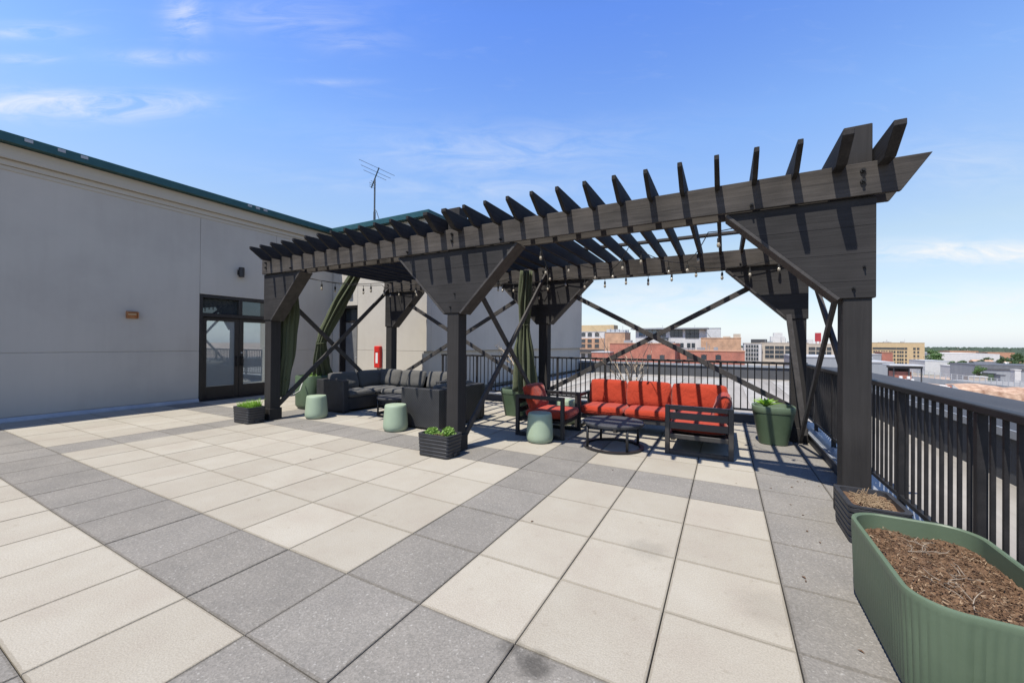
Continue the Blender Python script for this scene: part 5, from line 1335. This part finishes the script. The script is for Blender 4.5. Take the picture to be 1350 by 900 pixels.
# trees
def tree(label, base_, hgt, rad, mat, seed, n=900):
    rnd = random.Random(seed); b = Vector(base_)
    r = thing('tree', label, 'tree', base_)
    bm = B(); tube(bm, [b, b + Vector((.1, 0, hgt * .3)), b + Vector((0, .1, hgt * .55))], [hgt * .035, hgt * .026, hgt * .012], 7)
    lobes = []
    for k in range(9):
        a = rnd.uniform(0, 2 * PI); q = rad * rnd.uniform(.2, .7); c = b + Vector((math.cos(a) * q, math.sin(a) * q, hgt * rnd.uniform(.42, .86))); lobes.append((c, rad * rnd.uniform(.35, .55)))
        tube(bm, [b + Vector((0, 0, hgt * .3)), b.lerp(c, .7) + Vector((0, 0, hgt * .1)), c], [hgt * .015, hgt * .01, hgt * .004], 5)
    obj('trunk', bm, 'trunk', r)
    bm = B()
    for _ in range(n):
        c, q = rnd.choice(lobes); d = Vector((rnd.gauss(0, 1), rnd.gauss(0, 1), rnd.gauss(0, 1))).normalized() * q * rnd.uniform(.5, 1.05); d.z *= .75; p = c + d
        nrm = (d.normalized() + Vector((rnd.gauss(0, .5), rnd.gauss(0, .5), rnd.gauss(0, .5)))).normalized(); u = nrm.orthogonal().normalized(); v = nrm.cross(u); s_ = rad * rnd.uniform(.06, .13)
        bm.faces.new([bm.verts.new(p + u * s_), bm.verts.new(p + v * s_ * .7), bm.verts.new(p - u * s_), bm.verts.new(p - v * s_ * .7)])
    obj('crown', bm, mat, r)
def tree_at(label, u, vt, dep, rad, mat, seed):
    c = at_depth(u, vt, dep); tree(label, (c.x, c.y, GZ), c.z - GZ, rad, mat, seed)
tree_at('large round green tree standing before the long white warehouse', 1232, 463.5, 330, 6.8, 'tree_leaf2', 1)
tree_at('tall pale green tree rising behind the round tree at the horizon', 1231, 455.5, 420, 5.0, 'tree_leaf2', 2)
tree_at('small dark green tree by the low white building', 1268, 475.5, 290, 4.6, 'tree_leaf', 3)
tree_at('small thin yellow green tree beside the white warehouse', 1254, 473, 285, 2.6, 'tree_leaf2', 4)
tree_at('slim bright green tree before the grey warehouse', 1291, 480, 200, 3.0, 'tree_leaf2', 5)
tree_at('dark rounded tree beside the terracotta roofed building', 1338, 463.5, 380, 7.0, 'tree_leaf', 6)
tree_at('dark green tree in front of the terracotta roofed building', 1320, 469, 340, 4.6, 'tree_leaf', 7)
tree_at('dark bushy tree behind the grey warehouse roof', 1345, 472, 300, 6.0, 'tree_leaf', 8)
rnd = random.Random(91)
for k in range(44):
    u = rnd.uniform(1216, 1356); dep = rnd.uniform(330, 900); c = at_depth(u, 470, dep); hz = rnd.uniform(3.5, 7); w_ = rnd.uniform(6, 18); dd = rnd.uniform(6, 12); tall = rnd.random() < .5
    r = thing('low_house', 'tiny low building among the far trees at the right horizon', 'building', (c.x, c.y, GZ), 'tiny low buildings among the far trees')
    bm = B(); box(bm, -w_ / 2, w_ / 2, 0, dd, 0, hz); obj('wall', bm, rnd.choice(['c_white', 'c_tan2', 'c_brown', 'c_brick', 'c_grey', 'c_white']), r, local=True)
    bm = B()
    if tall: prism(bm, [(-.5, hz + .002), (dd + .5, hz + .002), (dd / 2, hz + 2.2)], -w_ / 2 - .4, w_ / 2 + .4, 'X')
    else: box(bm, -w_ / 2 - .2, w_ / 2 + .2, -.2, dd + .2, hz + .002, hz + .5)
    obj('roof', bm, rnd.choice(['c_terra', 'c_darkroof', 'c_greyroof', 'c_brown', 'c_white']), r, local=True)
seed_tree = [o for o in COL.objects if o.get('label', '').startswith('dark green tree in front of the terracotta')][0]
for k in range(60):
    u = rnd.uniform(1214, 1360); dep = rnd.uniform(300, 850); c = at_depth(u, 470, dep)
    t_ = dup(seed_tree, (c.x, c.y, GZ), 'small dark tree among the far roofs at the right horizon', rnd.uniform(0, 6)); q = rnd.uniform(.45, .95); t_.scale = (q * 1.2, q * 1.2, q); t_['group'] = 'small trees among the far roofs'
# roof plant on the skyline blocks
for bd in (b3, b5, b6, b8, b11, b2):
    mt_ = rnd.choice(['c_greyroof', 'c_grey'])
    for k in range(5):
        x = rnd.uniform(bd['xa'] + 2, bd['xb'] - 2); y = bd['y'] + rnd.uniform(2, bd['d'] * .7); q = rnd.uniform(.8, 2.2)
        bm = B(); box(bm, x - q, x + q, y, y + 2.2, bd['zt'] + .003, bd['zt'] + rnd.uniform(.6, 1.5)); obj('roof_unit', bm, mt_, bd['root'])
    for k in range(3):
        x = rnd.uniform(bd['xa'] + 1, bd['xb'] - 1); y = bd['y'] + 3; bm = B(); tube(bm, [(x, y, bd['zt']), (x, y, bd['zt'] + rnd.uniform(1.5, 3.5))], .12, 5); obj('vent_pipe', bm, mt_, bd['root'])
# far woods reading as one mass
rnd = random.Random(44); bm = B()
tmp = bmesh.new(); bmesh.ops.create_icosphere(tmp, subdivisions=1, radius=1); TV = [v.co.copy() for v in tmp.verts]; TF = [[v.index for v in f.verts] for f in tmp.faces]; tmp.free()
for _ in range(3600):
    dep = 520 * (6500 / 520) ** rnd.random(); u = rnd.uniform(640, 1500)
    c = at_depth(u, 456, dep); s = rnd.uniform(4, 9) * (1 + dep / 4000); hz = rnd.uniform(4, 8.5) * (1 + dep / 9000)
    vv = [bm.verts.new((c.x + v.x * s * rnd.uniform(.75, 1.2), c.y + v.y * s * rnd.uniform(.75, 1.2), GZ + hz * .6 + v.z * hz * rnd.uniform(.7, 1.1))) for v in TV]
    for f in TF: bm.faces.new([vv[i] for i in f])
tag(obj('far_woods', bm, 'forest'), 'distant belt of dark green trees along the horizon', 'woods', kind='stuff')
